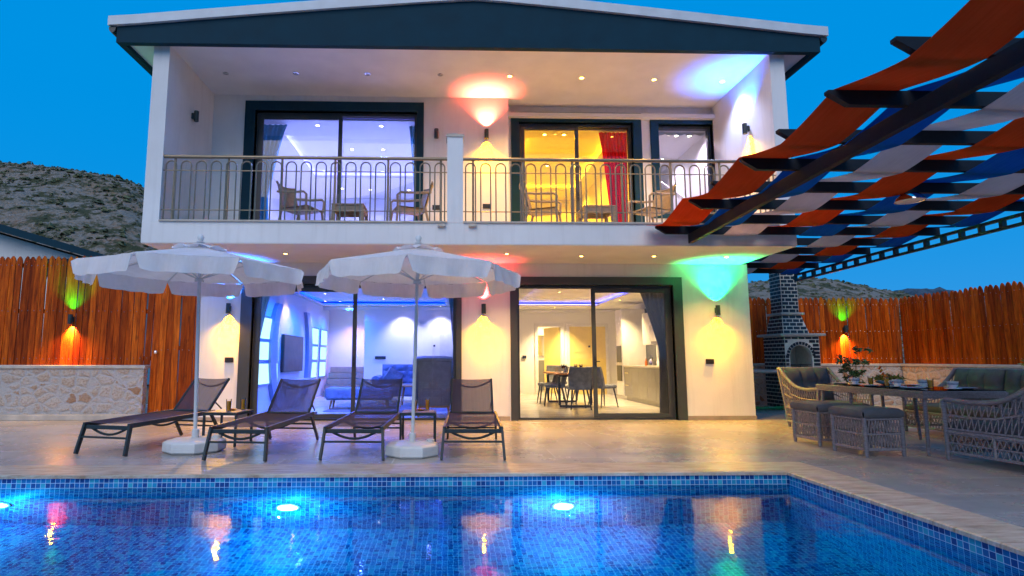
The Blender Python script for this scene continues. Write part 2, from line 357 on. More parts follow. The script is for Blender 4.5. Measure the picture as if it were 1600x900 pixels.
        if bevel:
            b = o.modifiers.new('bevel', 'BEVEL'); b.width = bevel; b.segments = 2; b.limit_method = 'ANGLE'; b.angle_limit = R(50)
        return o
def tag(o, label=None, cat=None, group=None, kind=None):
    for k, v in (('label', label), ('category', cat), ('group', group), ('kind', kind)):
        if v: o[k] = v
    return o
def thing(name, label, cat, loc=(0, 0, 0), rz=0.0, group=None):
    o = bpy.data.objects.new(name, None); COL.objects.link(o); o.empty_display_size = 0.2
    o.location = loc; o.rotation_euler = (0, 0, rz); return tag(o, label, cat, group)
def dup(o, loc=None, rz=None, label=None, parent=None):
    c = o.copy(); COL.objects.link(c)
    if parent: c.parent = parent
    if loc is not None: c.location = loc
    if rz is not None: c.rotation_euler = (0, 0, rz)
    if label: c['label'] = label
    for ch in list(o.children): dup(ch, parent=c)
    return c
LK = 5.0
def lamp(name, typ, loc, energy, col, parent=None, dirv=None, size=0.03, spot=None, blend=0.6):
    l = bpy.data.lights.new(name, typ); l.energy = energy * LK; l.color = col
    l.shadow_soft_size = size
    if typ == 'SPOT': l.spot_size = R(spot); l.spot_blend = blend
    o = bpy.data.objects.new(name, l); COL.objects.link(o); o.location = loc
    if dirv is not None: o.rotation_euler = Vector(dirv).to_track_quat('-Z', 'Y').to_euler()
    if parent: o.parent = parent
    return o

# ================================================================== SETTING
WX0, WX1, WY0, WY1 = -9.0, 3.34, 0.75, 5.76
m = MB()
xs = [-15, WX0 - 0.5, WX1 + 0.42, 12.5]; ys = [-6, WY0 - 0.5, WY1 + 0.5, 14.6]
xs = [-15, WX0 - 0.5, WX1 + 0.42, 12.5]
for i in range(3):
    for j in range(3):
        if i == 1 and j == 1: continue
        m.add([(xs[i], ys[j], 0), (xs[i + 1], ys[j], 0), (xs[i + 1], ys[j + 1], 0), (xs[i], ys[j + 1], 0)], [(0, 1, 2, 3)])
tag(m.build('paved_terrace', 'deck', recalc=False), kind='structure')
m = MB()
G = 3000
gx = [-G, -15, 12.5, G]; gy = [-G, -6, 14.6, G]
for i in range(3):
    for j in range(3):
        if i == 1 and j == 1: continue
        m.add([(gx[i], gy[j], -0.06), (gx[i + 1], gy[j], -0.06), (gx[i + 1], gy[j + 1], -0.06), (gx[i], gy[j + 1], -0.06)], [(0, 1, 2, 3)])
M['soil'] = plain('dry_soil', (0.16, 0.13, 0.09), 0.9, var=0.3, scale=0.2)
tag(m.build('ground', 'soil', recalc=False), kind='structure')
# coping: four mitred slabs with rounded nose
cop = MB()
def coping(a, b, c, d):   # a,b inner edge; c,d outer edge (same order)
    z1, z0 = 0.004, -0.03
    cop.add([(*a, z0), (*b, z0), (*d, z0), (*c, z0), (*a, z1 - 0.008), (*b, z1 - 0.008), (*d, z1), (*c, z1)] +
            [(a[0] + (c[0] - a[0]) * 0.03, a[1] + (c[1] - a[1]) * 0.03, z1), (b[0] + (d[0] - b[0]) * 0.03, b[1] + (d[1] - b[1]) * 0.03, z1)],
            [(0, 3, 2, 1), (8, 9, 6, 7), (4, 5, 9, 8), (0, 1, 5, 4), (2, 3, 7, 6)])
nose = 0.025
ix0, ix1, iy0, iy1 = WX0 + nose, WX1 - nose, WY0 + nose, WY1 - nose
ox0, ox1, oy0, oy1 = WX0 - 0.5, WX1 + 0.42, WY0 - 0.5, WY1 + 0.5
coping((ix0, iy1), (ix1, iy1), (ox0, oy1), (ox1, oy1)); coping((ix1, iy1), (ix1, iy0), (ox1, oy1), (ox1, oy0))
coping((ix1, iy0), (ix0, iy0), (ox1, oy0), (ox0, oy0)); coping((ix0, iy0), (ix0, iy1), (ox0, oy0), (ox0, oy1))
tag(cop.build('pool_coping', 'travertine'), kind='structure')
PB = -0.03 - TP * 31.5
m = MB()
m.add([(WX0, WY0, PB), (WX1, WY0, PB), (WX1, WY1, PB), (WX0, WY1, PB), (WX0, WY0, -0.03), (WX1, WY0, -0.03), (WX1, WY1, -0.03), (WX0, WY1, -0.03)],
      [(0, 1, 2, 3), (0, 4, 5, 1), (1, 5, 6, 2), (2, 6, 7, 3), (3, 7, 4, 0)])
tag(m.build('pool_basin', 'mosaic', recalc=False), kind='structure')
m = MB(); WZ = -0.03 - TP * 2.02
m.add([(WX0, WY0, WZ), (WX1, WY0, WZ), (WX1, WY1, WZ), (WX0, WY1, WZ)], [(0, 1, 2, 3)])
tag(m.build('pool_water', 'water', recalc=False), kind='structure')

# pool lamps
pl = thing('pool_lamp', 'bright cyan underwater lamp in the far pool wall, between the two umbrella bases', 'pool light', (-1.53, WY1, -0.86), 0, 'underwater lamps in the far pool wall')
def ellipse(rx, rz, y, n=24): return [(rx * math.cos(2 * math.pi * k / n), y, rz * math.sin(2 * math.pi * k / n)) for k in range(n)]
m = MB(); m.prism([(p[0], p[2]) for p in ellipse(0.10, 0.10, 0)], -0.028, -0.012); m.build('lens', 'pool_lens', pl)
m = MB(); m.prism([(p[0], p[2]) for p in ellipse(0.125, 0.125, 0)], -0.016, 0.0); m.build('rim', 'steel', pl)
lamp('pool_glow', 'POINT', (0, -0.30, 0.0), 5.5, (0.05, 0.50, 1.0), pl, size=0.003)
dup(pl, (1.11, WY1, -0.86), label='bright cyan underwater lamp in the far pool wall, under the rightmost sun lounger')
dup(pl, (-4.25, WY1, -0.84), label='bright cyan underwater lamp in the far pool wall, at the left edge of the view')

# hills
def hill(name, xr, yr, ridge, nx, ny, rough, mat, seed):
    m = MB()
    x0, x1 = xr; y0, y1 = yr
    def fn(u, v):
        x = x0 + (x1 - x0) * u; y = y0 + (y1 - y0) * v
        # ridge height defined on bearing
        b = x / y; h = ridge(b) * (y0 + (y1 - y0) * 0.8) - 1.5
        k = min(1, v / 0.8); k = k * k * (3 - 2 * k) if v < 0.8 else 1 - (v - 0.8) * 1.6
        nz = noise.fractal(Vector((x * 0.018 + seed, y * 0.018, 0)), 0.8, 2.1, 7)
        n2 = noise.fractal(Vector((x * 0.09 + seed, y * 0.09, 3)), 0.9, 2.2, 4)
        return (x, y, max(-2, h * k + (nz * rough * 2.2 + n2 * rough * 0.5) * min(1, v * 4)))
    m.grid(fn, nx, ny); o = m.build(name, mat, smooth=True, recalc=False); return tag(o, kind='structure'), fn
def hillmat(name, c1, c2, c3, green, gs=0.16):
    m, t, o = newmat(name); v = coords(t); vz = coords(t, (1, 1, 1.0))
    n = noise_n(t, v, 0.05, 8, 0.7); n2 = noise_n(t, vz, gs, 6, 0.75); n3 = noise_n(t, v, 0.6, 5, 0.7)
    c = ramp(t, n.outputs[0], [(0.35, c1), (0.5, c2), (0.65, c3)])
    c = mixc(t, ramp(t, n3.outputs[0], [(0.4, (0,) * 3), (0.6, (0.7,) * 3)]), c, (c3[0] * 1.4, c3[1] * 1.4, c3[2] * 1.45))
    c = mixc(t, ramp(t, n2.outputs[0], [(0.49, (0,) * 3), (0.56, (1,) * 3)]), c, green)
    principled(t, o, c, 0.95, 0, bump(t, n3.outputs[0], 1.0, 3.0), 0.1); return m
M['hill'] = hillmat('rocky_hillside', (0.36, 0.20, 0.11), (0.38, 0.27, 0.18), (0.34, 0.30, 0.26), (0.11, 0.11, 0.055))
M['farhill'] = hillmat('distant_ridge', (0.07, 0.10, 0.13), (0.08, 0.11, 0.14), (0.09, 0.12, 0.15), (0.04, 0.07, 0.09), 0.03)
M['scrub'] = plain('dark_scrub', (0.11, 0.115, 0.05), 0.9, var=0.5, scale=0.3)
def interp(tab):
    def f(b):
        if b <= tab[0][0]: return tab[0][1]
        for (a, p), (c, q) in zip(tab, tab[1:]):
            if b <= c: return p + (q - p) * (b - a) / (c - a)
        return tab[-1][1]
    return f
# bearing = x/y at the ridge, value = height/y
rl = interp([(-1.6, 0.42), (-1.1, 0.37), (-0.79, 0.335), (-0.72, 0.325), (-0.67, 0.32), (-0.62, 0.313), (-0.565, 0.306), (-0.54, 0.295), (-0.50, 0.27), (-0.44, 0.2), (-0.3, 0.1), (-0.1, 0.04)])
hl, fl = hill('hillside', (-420, -5), (70, 260), rl, 260, 170, 1.7, 'hill', 3)
rr = interp([(0.2, 0.08), (0.5, 0.135), (0.55, 0.143), (0.60, 0.144), (0.67, 0.144), (0.72, 0.134), (0.80, 0.117), (0.86, 0.108), (1.3, 0.09)])
hr, fr_ = hill('hillside', (40, 330), (90, 240), rr, 160, 90, 0.9, 'hill', 11)
rf = interp([(0.3, 0.10), (0.73, 0.1175), (0.80, 0.121), (0.84, 0.127), (0.88, 0.122), (0.92, 0.114), (1.05, 0.10), (1.4, 0.08)])
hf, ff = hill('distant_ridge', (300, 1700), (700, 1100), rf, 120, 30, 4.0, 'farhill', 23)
def scrub(fn, n, smin, smax, seed, ymin=0.15):
    rnd = random.Random(seed); m = MB()
    for i in range(n):
        u = rnd.random(); v = ymin + (0.86 - ymin) * rnd.random()
        x, y, z = fn(u, v); s = rnd.uniform(smin, smax) * (1.7 if rnd.random() < 0.1 else 1)
        if noise.noise(Vector((x * 0.03, y * 0.03, 5))) < -0.25 and rnd.random() < 0.7: continue
        a = rnd.random() * 6.28; vs = []
        for k in range(6):
            t = a + k * math.pi / 3; q = s * rnd.uniform(0.6, 1.2); vs.append((x + q * math.cos(t), y + q * math.sin(t), z + s * rnd.uniform(-0.1, 0.35)))
        vs.append((x + s * rnd.uniform(-0.3, 0.3), y, z + s * rnd.uniform(0.6, 1.1)))
        for k in range(3):
            t = a + k * 2.1; vs.append((x + s * 0.5 * math.cos(t), y + s * 0.5 * math.sin(t), z + s * rnd.uniform(0.5, 0.9)))
        fs = [(k, (k + 1) % 6, 7 + (k // 2)) for k in range(6)] + [(7, 8, 6), (8, 9, 6), (9, 7, 6), (1, 2, 7), (2, 8, 7)]
        m.add(vs, fs)
    return m
tag(scrub(fl, 9000, 0.35, 0.95, 5).build('hillside_scrub', 'scrub', recalc=False), 'low dark scrub dotted over the rocky hillside on the left', 'scrub', kind='stuff')
tag(scrub(fr_, 3500, 0.3, 0.8, 6).build('hillside_scrub', 'scrub', recalc=False), 'low dark scrub dotted over the small hill behind the chimney', 'scrub', kind='stuff')

# ================================================================== VILLA
V = thing('villa', 'two storey white villa with dark fascia, long balcony and wide sliding glass doors', 'house', (0, 10.5, 0))
V.location = (0, 0, 0)
def wallbox(name, mat, boxes, parent=V, **k):
    m = MB()
    for b in boxes: m.box(*b)
    return m.build(name, mat, parent, **k)
Y = 10.5; T = 0.22
GX0, GX1 = -4.5, 5.567
LX0, LX1, LZ = -3.56, 0.13, 2.45       # left opening
DX0, DX1 = 1.25, 4.14                  # right opening
# ground floor facade
wallbox('wall', 'stucco', [(GX0, LX0, Y, Y + T, 0, 2.85), (LX0, LX1, Y, Y + T, LZ, 2.85), (LX1, DX0, Y, Y + T, 0, 2.85), (DX0, DX1, Y, Y + T, LZ, 2.85), (DX1, GX1, Y, Y + T, 0, 2.85)])
for b_ in [(GX0, GX0 + 0.2, Y + T, 18.2, 0, 2.85), (GX1 - 0.2, GX1, Y + T, 18.2, 0, 2.85)]: wallbox('side_wall', 'stucco', [b_])
wallbox('rear_wall', 'inner', [(GX0 + 0.2, 2.78, 18.0, 18.2, 0, 2.85), (2.78, 3.5, 18.0, 18.2, 2.1, 2.85), (3.5, GX1 - 0.2, 18.0, 18.2, 0, 2.85), (2.3, 4.2, 19.9, 20.0, 0, 2.85), (2.3, 2.34, 18.2, 19.9, 0, 2.85), (4.16, 4.2, 18.2, 19.9, 0, 2.85), (2.3, 4.2, 18.2, 20.0, 2.86, 2.9)])
wallbox('partition_wall', 'inner', [(0.62, 0.78, Y + T, 18.0, 0, 2.64), (-2.5, 0.10, 17.2, 17.35, 0, 2.64), (-2.5, -2.35, 17.35, 18.0, 0, 2.64)])
wallbox('ground_floor', 'floor_in', [(GX0 + 0.2, GX1 - 0.2, Y + 0.12, 18.0, -0.05, 0.012), (2.3, 4.2, 18.0, 20, -0.05, 0.012)])
for b_ in [(GX0 - 0.01, -3.77, Y - 0.015, Y - 0.001, 0, 0.075), (0.26, 1.1, Y - 0.015, Y - 0.001, 0, 0.075), (4.31, GX1 + 0.01, Y - 0.015, Y - 0.001, 0, 0.075)]: wallbox('skirting', 'skirting', [b_])
wallbox('ground_ceiling', 'inner', [(GX0 + 0.2, GX1 - 0.2, Y + T, 18.0, 2.75, 2.84),
    (GX0 + 0.2, GX1 - 0.2, Y + T, 11.6, 2.64, 2.665), (GX0 + 0.2, GX1 - 0.2, 16.6, 18.0, 2.64, 2.665),
    (GX0 + 0.2, -3.6, 11.6, 16.6, 2.64, 2.665), (-0.1, 1.9, 11.6, 16.6, 2.64, 2.665), (4.3, GX1 - 0.2, 11.6, 16.6, 2.64, 2.665)])
wallbox('cornice', 'inner', [(GX0 + 0.2, 0.6, 17.1, 17.19, 2.54, 2.63), (0.8, GX1 - 0.2, 17.9, 17.99, 2.54, 2.63)])
# balcony slab, upper structure
SY = 8.75; SX0, SX1 = -4.70, 5.46; SZ0, SZ1 = 2.85, 3.19
wallbox('balcony_slab', 'stucco', [(SX0, SX1, SY, Y - 0.002, SZ0 + 0.012, SZ1), (SX0, SX1, Y - 0.002, 18.2, SZ0 + 0.012, SZ1)])
wallbox('lower_soffit', 'ceiling', [(SX0 + 0.004, SX1 - 0.004, SY + 0.004, Y - 0.004, SZ0, SZ0 + 0.010)])
wallbox('coping_strip', 'cap', [(SX0 + 0.26, -0.03, SY - 0.03, SY + 0.1, SZ1, SZ1 + 0.025), (0.22, SX1 - 0.26, SY - 0.03, SY + 0.1, SZ1, SZ1 + 0.025)])
UZ = 6.06
wallbox('balcony_side_wall', 'stucco', [(SX0, SX0 + 0.25, SY + 0.004, Y - 0.004, SZ1 + 0.002, UZ)])
wallbox('balcony_side_wall', 'stucco', [(SX1 - 0.24, SX1, SY + 0.004, 10.846, SZ1 + 0.002, UZ)])
wallbox('balcony_pillar', 'stucco', [(-0.035, 0.215, SY - 0.004, SY + 0.25, SZ1 + 0.002, 4.58)])
wallbox('pillar_cap', 'cap', [(-0.05, 0.23, SY - 0.02, SY + 0.27, 4.58, 4.625)])
UY = 10.5; RY = 10.85
# upper facade left part with opening
ULX0, ULX1, UOZ = -3.66, -0.62, 5.76
wallbox('upper_wall', 'stucco', [(SX0, ULX0, UY, UY + T, SZ1 + 0.002, UZ), (ULX0, ULX1, UY, UY + T, UOZ, UZ), (ULX1, 1.12, UY, UY + T, SZ1 + 0.002, UZ), (0.92, 1.12, UY + T, RY + 0.3, SZ1 + 0.002, UZ)])
UMX0, UMX1 = 1.36, 3.62; UWX0, UWX1, UWZ = 4.13, 5.22, 3.93
wallbox('upper_wall', 'stucco', [(1.122, UMX0, RY, RY + T, SZ1 + 0.002, UZ), (UMX0, UMX1, RY, RY + T, 5.74, UZ), (UMX1, UWX0, RY, RY + T, SZ1 + 0.002, UZ), (UWX0, UWX1, RY, RY + T, 5.72, UZ), (UWX0, UWX1, RY, RY + T, SZ1 + 0.002, UWZ), (UWX1, SX1, RY, RY + T, SZ1 + 0.002, UZ)])
for b_ in [(SX0, SX0 + 0.2, UY + T, 18.2, SZ1, UZ), (SX1 - 0.2, SX1, RY + T, 18.2, SZ1, UZ)]: wallbox('upper_side_wall', 'stucco', [b_])
wallbox('upper_partition', 'inner', [(SX0 + 0.2, SX1 - 0.2, 16.2, 16.3, SZ1 + 0.01, 5.66), (0.95, 1.1, RY + 0.3, 16.2, SZ1 + 0.01, 5.66), (3.78, 3.9, RY + T, 16.2, SZ1 + 0.01, 5.66)])
wallbox('upper_ceiling', 'inner', [(SX0 + 0.2, SX1 - 0.2, UY + T, 16.3, 5.80, 5.88), (SX0 + 0.2, 1.0, UY + T, 11.5, 5.67, 5.70), (SX0 + 0.2, 1.0, 14.3, 16.2, 5.67, 5.70), (SX0 + 0.2, -3.4, 11.5, 14.3, 5.67, 5.70), (-0.7, 1.0, 11.5, 14.3, 5.67, 5.70),
    (1.1, 3.78, RY + T, 11.5, 5.67, 5.70), (1.1, 3.78, 15.2, 16.2, 5.67, 5.70), (1.1, 1.6, 11.5, 15.2, 5.67, 5.70), (3.4, 3.78, 11.5, 15.2, 5.67, 5.70),
    (3.9, SX1 - 0.2, RY + T, 16.2, 5.67, 5.79)])
# roof: soffit, fascia, trim
FX0, FX1, FY = -5.20, 5.96, 8.58
wallbox('upper_soffit', 'ceiling', [(FX0 + 0.02, FX1 - 0.02, FY + 0.06, 18.6, UZ + 0.002, UZ + 0.02)])
m = MB()
def roofz(x): # gently curved gable line
    ax = 0.42; t = (x - ax) / (FX0 - ax) if x < ax else (x - ax) / (FX1 - ax)
    return 6.78 - 0.53 * (t ** 1.12)
xx = [FX0 + (FX1 - FX0) * i / 24 for i in range(25)]
top = [(x, roofz(x)) for x in xx]
m.prism([(FX0, 5.995)] + [(FX1, 5.995)] + top[::-1], FY, FY + 0.10)
m.box(FX0, FX0 + 0.1, FY + 0.1, 18.7, 5.995, 6.24); m.box(FX1 - 0.1, FX1, FY + 0.1, 18.7, 5.995, 6.24)
fas = m.build('fascia', 'dark', V)
m = MB()
xt = [FX0 - 0.12 + (FX1 - FX0 + 0.24) * i / 24 for i in range(25)]
def rz2(x): return roofz(min(max(x, FX0), FX1)) + 0.004
m.prism([(x, rz2(x)) for x in xt] + [(x, rz2(x) + 0.15) for x in xt[::-1]], FY - 0.05, 18.8)
m.build('roof', 'trim', V)
for x in (FX0 - 0.062, FX1 + 0.062):
    m = MB(); prof = []
    for k in range(9):
        a = math.pi * k / 8; prof.append((x + 0.055 * math.cos(a), 6.235 - 0.09 * math.sin(a)))
    m.prism(prof, FY - 0.02, 18.6); m.build('gutter', 'darkmetal', V)

# openings: surround + sliding door
def surround(x0, x1, zo, ztop, y, sill=None, wl=0.16, wr=0.16):
    m = MB(); d0, d1 = y - 0.035, y - 0.001; b = (0.0 if sill is None else sill)
    m.box(x0 - wl, x0, d0, y + 0.10, b, ztop); m.box(x1, x1 + wr, d0, y + 0.10, b, ztop); m.box(x0, x1, d0, y + 0.10, zo, ztop)
    return m
def sliding(x0, x1, z0, z1, y, mullion, name='sliding_door', handle=None, panel='left', extra=True):
    e = bpy.data.objects.new(name, None); COL.objects.link(e); e.parent = V
    m = MB(); f = 0.05; yy = y + 0.10
    m.box(x0, x0 + f, yy, yy + 0.10, z0, z1); m.box(x1 - f, x1, yy, yy + 0.10, z0, z1); m.box(x0 + f, x1 - f, yy, yy + 0.10, z1 - f, z1); m.box(x0 + f, x1 - f, yy, yy + 0.10, z0, z0 + 0.035)
    m.build('frame', 'frame', e, bevel=0.004)
    def leaf(a, b, ya, st=0.075):
        m = MB(); za, zb = z0 + 0.04, z1 - f - 0.004
        m.box(a, a + st, ya, ya + 0.04, za, zb); m.box(b - st, b, ya, ya + 0.04, za, zb); m.box(a + st, b - st, ya, ya + 0.04, zb - st, zb); m.box(a + st, b - st, ya, ya + 0.04, za, za + st)
        m.build('sash', 'frame', e, bevel=0.005)
        MB().box(a + st, b - st, ya + 0.016, ya + 0.024, za + st, zb - st).build('glass', 'glass', e)
    if mullion is None:
        MB().box(x0 + f, x1 - f, yy + 0.03, yy + 0.038, z0 + 0.035, z1 - f).build('glass', 'glass', e)
    else:
        if panel == 'left':
            leaf(x0 + f + 0.002, mullion + 0.05, yy - 0.022)
            MB().box(mullion + 0.05, x1 - f, yy + 0.06, yy + 0.068, z0 + 0.035, z1 - f).build('glass', 'glass', e)
            hx = mullion + 0.012
        else:
            leaf(mullion - 0.05, x1 - f - 0.002, yy - 0.022)
            MB().box(x0 + f, mullion - 0.05, yy + 0.06, yy + 0.068, z0 + 0.035, z1 - f).build('glass', 'glass', e)
            hx = mullion - 0.012
        m = MB(); zc = z0 + 1.05
        m.box(hx - 0.014, hx + 0.014, yy - 0.032, yy - 0.023, zc - 0.09, zc + 0.09); m.tube([(hx, yy - 0.03, zc), (hx, yy - 0.065, zc), (hx + (0.08 if panel == 'right' else 0), yy - 0.065, zc)], 0.009, 6)
        m.build('handle', 'black', e)
    return e
surround(LX0, LX1, LZ, 2.60, Y, wl=0.20, wr=0.10).build('door_surround', 'frame', V)
sliding(LX0, LX1, 0.0, LZ, Y, -1.735, panel='left')
surround(DX0, DX1, LZ, 2.60, Y, wl=0.13, wr=0.17).build('door_surround', 'frame', V)
sliding(DX0, DX1, 0.0, LZ, Y, 2.69, panel='right')
surround(ULX0, ULX1, UOZ, 5.94, UY, sill=SZ1 + 0.01, wl=0.19, wr=0.13).build('door_surround', 'dark', V)
sliding(ULX0, ULX1, SZ1 + 0.01, UOZ, UY, -2.09, panel='left')
surround(UMX0, UMX1, 5.74, 5.93, RY, sill=SZ1 + 0.01, wl=0.15, wr=0.17).build('door_surround', 'dark', V)
sliding(UMX0, UMX1, SZ1 + 0.01, 5.74, RY, 2.51, panel='left')
m = surround(UWX0, UWX1, 5.72, 5.90, RY, sill=UWZ - 0.12, wl=0.16, wr=0.17); m.box(UWX0, UWX1, RY - 0.05, RY + 0.1, UWZ - 0.12, UWZ)
m.build('window_surround', 'dark', V)
sliding(UWX0, UWX1, UWZ, 5.72, RY, None, name='window')
for x, z, yy in ((-3.93, 1.08, Y), (4.77, 1.05, Y), (-0.24, 3.93 - 0.03, UY), (0.70, 3.93, UY)):
    m = MB(); m.box(x - 0.075, x + 0.075, yy - 0.022, yy - 0.001, z - 0.045, z + 0.045, 0.006); m.box(x - 0.06, x - 0.005, yy - 0.028, yy - 0.022, z - 0.03, z + 0.03); m.box(x + 0.005, x + 0.06, yy - 0.028, yy - 0.022, z - 0.03, z + 0.03)
    m.build('socket', 'black', V)
for x in (-0.12, 0.36):
    MB().box(x - 0.06, x + 0.06, SY - 0.055, SY - 0.001, 3.12, 3.17, 0.008).build('drain_spout', 'cap', V)

# interior details that belong to the building
def doorleaf(x0, x1, y, z1, mat, name='interior_door'):
    e = bpy.data.objects.new(name, None); COL.objects.link(e); e.parent = V
    m = MB(); m.box(x0 - 0.1, x0, y - 0.03, y - 0.002, 0.012, z1 + 0.1); m.box(x1, x1 + 0.1, y - 0.03, y - 0.002, 0.012, z1 + 0.1); m.box(x0, x1, y - 0.03, y - 0.002, z1, z1 + 0.1)
    m.build('door_frame', 'white_gloss', e)
    if mat:
        m = MB(); m.box(x0, x1, y - 0.024, y - 0.004, 0.015, z1)
        n = 5
        for k in range(n):
            za = 0.15 + k * (z1 - 0.2) / n; m.box(x0 + 0.12, x1 - 0.12, y - 0.032, y - 0.025, za, za + (z1 - 0.2) / n - 0.05)
        m.build('door_leaf', mat, e)
        MB().box(x1 - 0.55, x1 - 0.49, y - 0.05, y - 0.033, 1.45, 1.51).build('peephole', 'black', e)
doorleaf(3.77, 4.9, 18.0, 2.1, 'door_paint'); doorleaf(2.78, 3.5, 18.0, 2.1, None)
doorleaf(-0.17, 0.09, 17.2, 2.0, 'white_gloss')
m = MB(); m.bar((3.48, 18.1, 1.05), (3.1, 18.7, 1.05), 0.04, 2.06, up=(0, 0, 1)); m.build('open_door', 'door_paint', V)
MB().box(2.9, 3.3, 19.86, 19.89, 1.2, 1.9).build('mirror', 'chrome', V)
wallbox('wall_tiles', 'cab_grey', [(2.36, 4.14, 19.87, 19.895, 0.02, 1.05)])
for x, y, z in ((-2.02, 17.19, 1.13), (2.35, 17.98, 1.15)):
    w_ = 0.16 if x < 0 else 0.06
    MB().box(x - w_, x + w_, y - 0.02, y + 0.005, z - 0.045, z + 0.045).build('switch_plate', 'black', V)
m = MB()
for k in range(5): m.box(-3.6, -2.55, 16.85 + k * 0.23, 17.98, k * 0.17 + 0.012, (k + 1) * 0.17)
m.build('staircase', 'tabletop', V)
# media wall, a built in unit on the left living room wall
m = MB(); fx = -3.72
m.box(GX0 + 0.2, fx, 11.0, 18.0, 0.012, 2.63)
mw = m.build('media_wall', 'inner', V)
def onwall(pts, d0, d1):   # polygon in (y,z) extruded along x from the wall face
    return MB().prism(pts, fx + d0, fx + d1, 'x')
for (ya, yb, sk_) in ((11.30, 12.55, 0.10), (15.6, 16.35, -0.07), (16.75, 17.5, -0.05)):
    for zi, (za, zb) in enumerate(((1.50, 1.92), (1.08, 1.43), (0.60, 1.00))):
        o1 = sk_ * (zi - 1) * (1 if sk_ > 0 else 1)
        pts = [(ya + o1, za), (yb + o1, za), (yb + o1 - sk_ * 0.5, zb), (ya + o1 - sk_ * 0.5, zb)]
        cy = (ya + yb) / 2 + o1; big = [(cy + (p[0] - cy) * 1.16, (za + zb) / 2 + (p[1] - (za + zb) / 2) * 1.2) for p in pts]
        onwall(big, 0.001, 0.03).build('niche_frame', 'bluegrey_panel', V)
        onwall(pts, 0.031, 0.035).build('niche_backlight', 'niche_led', V)
m = MB()
for side in (-1, 1):
    arc_o = []; arc_i = []
    for k in range(13):
        a = -1 + 2 * k / 12; z = 1.23 + a * 1.05; bul = math.sqrt(max(0, 1 - (a * 0.8) ** 2))
        arc_o.append((13.75 + side * (0.75 + bul * 1.05), z)); arc_i.append((13.75 + side * (0.55 + bul * 0.85), z))
    m.prism(arc_o + arc_i[::-1], fx + 0.001, fx + 0.09, 'x')
m.build('curved_surround', 'bluegrey_panel', V)
tv = thing('television', 'wide black flat television mounted inside the curved blue wall surround', 'television', (fx + 0.05, 13.75, 1.22))
MB().box(-0.03, 0.03, -0.85, 0.85, -0.42, 0.42, 0.01).build('casing', 'black', tv); MB().box(0.031, 0.034, -0.82, 0.82, -0.39, 0.39).build('screen', 'screen', tv)
MB().box(-0.048, -0.03, -0.2, 0.2, -0.1, 0.1).build('wall_bracket', 'black', tv)
wallbox('media_shelf', 'white_gloss', [(fx + 0.001, fx + 0.28, 12.9, 14.7, 0.55, 0.62)])

# ------------------------------------------------------------------ lights in rooms
def downlight(x, y, z, lit, label, energy=8, col=(1.0, 0.52, 0.10), grp='round ceiling spots', spot=110, r=0.034, blend=0.8):
    d = thing('ceiling_spot', label, 'ceiling light', (x, y, z), 0, grp)
    m = MB(); m.lathe([(r + 0.018, 0), (r + 0.016, -0.008), (r, -0.010), (r - 0.002, -0.002)], n=20); m.build('ring', 'chrome', d, smooth=True)
    m = MB(); m.lathe([(r - 0.003, -0.003), (r - 0.006, -0.006)], n=20); m.build('lens', ('lens_warm' if col[2] < 0.5 else 'lens_white') if lit else 'lens_off', d)
    if lit: lamp('beam', 'SPOT', (0, 0, -0.02), energy, col, d, (0, 0, -1), 0.03, spot, blend)
    return d
names4 = ['leftmost', 'second from left', 'third from left', 'fourth from left']
for i, (x, y) in enumerate([(-3.92, 9.66), (-2.69, 9.62), (-1.44, 9.61), (-0.165, 9.61)]):
    downlight(x, y, UZ, False, 'unlit round spot in the balcony ceiling, %s of the four dark ones' % names4[i], grp='spots in the balcony ceiling')
for i, (x, y) in enumerate([(1.06, 9.62), (2.345, 9.65), (3.655, 9.68)]):
    downlight(x, y, UZ, True, 'glowing amber spot in the balcony ceiling, %s' % ['beside the red glow', 'above the sliding door with the red curtain', 'between the red curtain and the blue lit window'][i], 26, grp='spots in the balcony ceiling')
downlight(4.91, 9.72, UZ, True, 'glowing white spot in the blue corner of the balcony ceiling', 20, (0.45, 0.55, 1.0), grp='spots in the balcony ceiling')
for i, (x, y) in enumerate([(-2.74, 9.58), (0.967, 9.5), (2.265, 9.68), (3.517, 9.66), (4.787, 9.69)]):
    downlight(x, y, SZ0, True, 'glowing amber spot under the balcony, %s' % ['between the two parasols', 'above the right edge of the right parasol', 'over the left pane of the dining room door', 'over the right pane of the dining room door', 'beside the green glow'][i], 22, grp='spots under the balcony')
# living room: cool blue cove, white wall washers
M['led_blue'] = emit('blue_led_strip', (0.0, 0.03, 1.0), 16); M['led_violet'] = emit('violet_led_strip', (0.12, 0.13, 1.0), 18); M['led_amber'] = emit('amber_led_strip', (1.0, 0.42, 0.01), 18)
M['led_violet_soft'] = emit('soft_violet_led_strip', (0.14, 0.13, 1.0), 12)
def cove(x0, x1, y0, y1, z, mat, label):
    m = MB(); s = 0.05
    m.box(x0, x1, y0, y0 + s, z, z + 0.015); m.box(x0, x1, y1 - s, y1, z, z + 0.015); m.box(x0, x0 + s, y0 + s, y1 - s, z, z + 0.015); m.box(x1 - s, x1, y0 + s, y1 - s, z, z + 0.015)
    o = m.build('cove_light', mat); tag(o, label, 'led strip', 'led strips in the room ceilings'); return o
cove(-3.71, 0.01, 11.49, 16.71, 2.666, 'led_blue', 'blue led strip round the living room ceiling recess')
cove(1.79, 4.41, 11.49, 16.71, 2.666, 'led_violet_soft', 'violet led strip round the dining room ceiling recess')
cove(-3.51, -0.59, 11.39, 14.41, 5.701, 'led_violet', 'violet led strip round the upper left room ceiling recess')
cove(1.49, 3.51, 11.39, 15.31, 5.701, 'led_amber', 'amber led strip round the ceiling recess behind the red curtain')
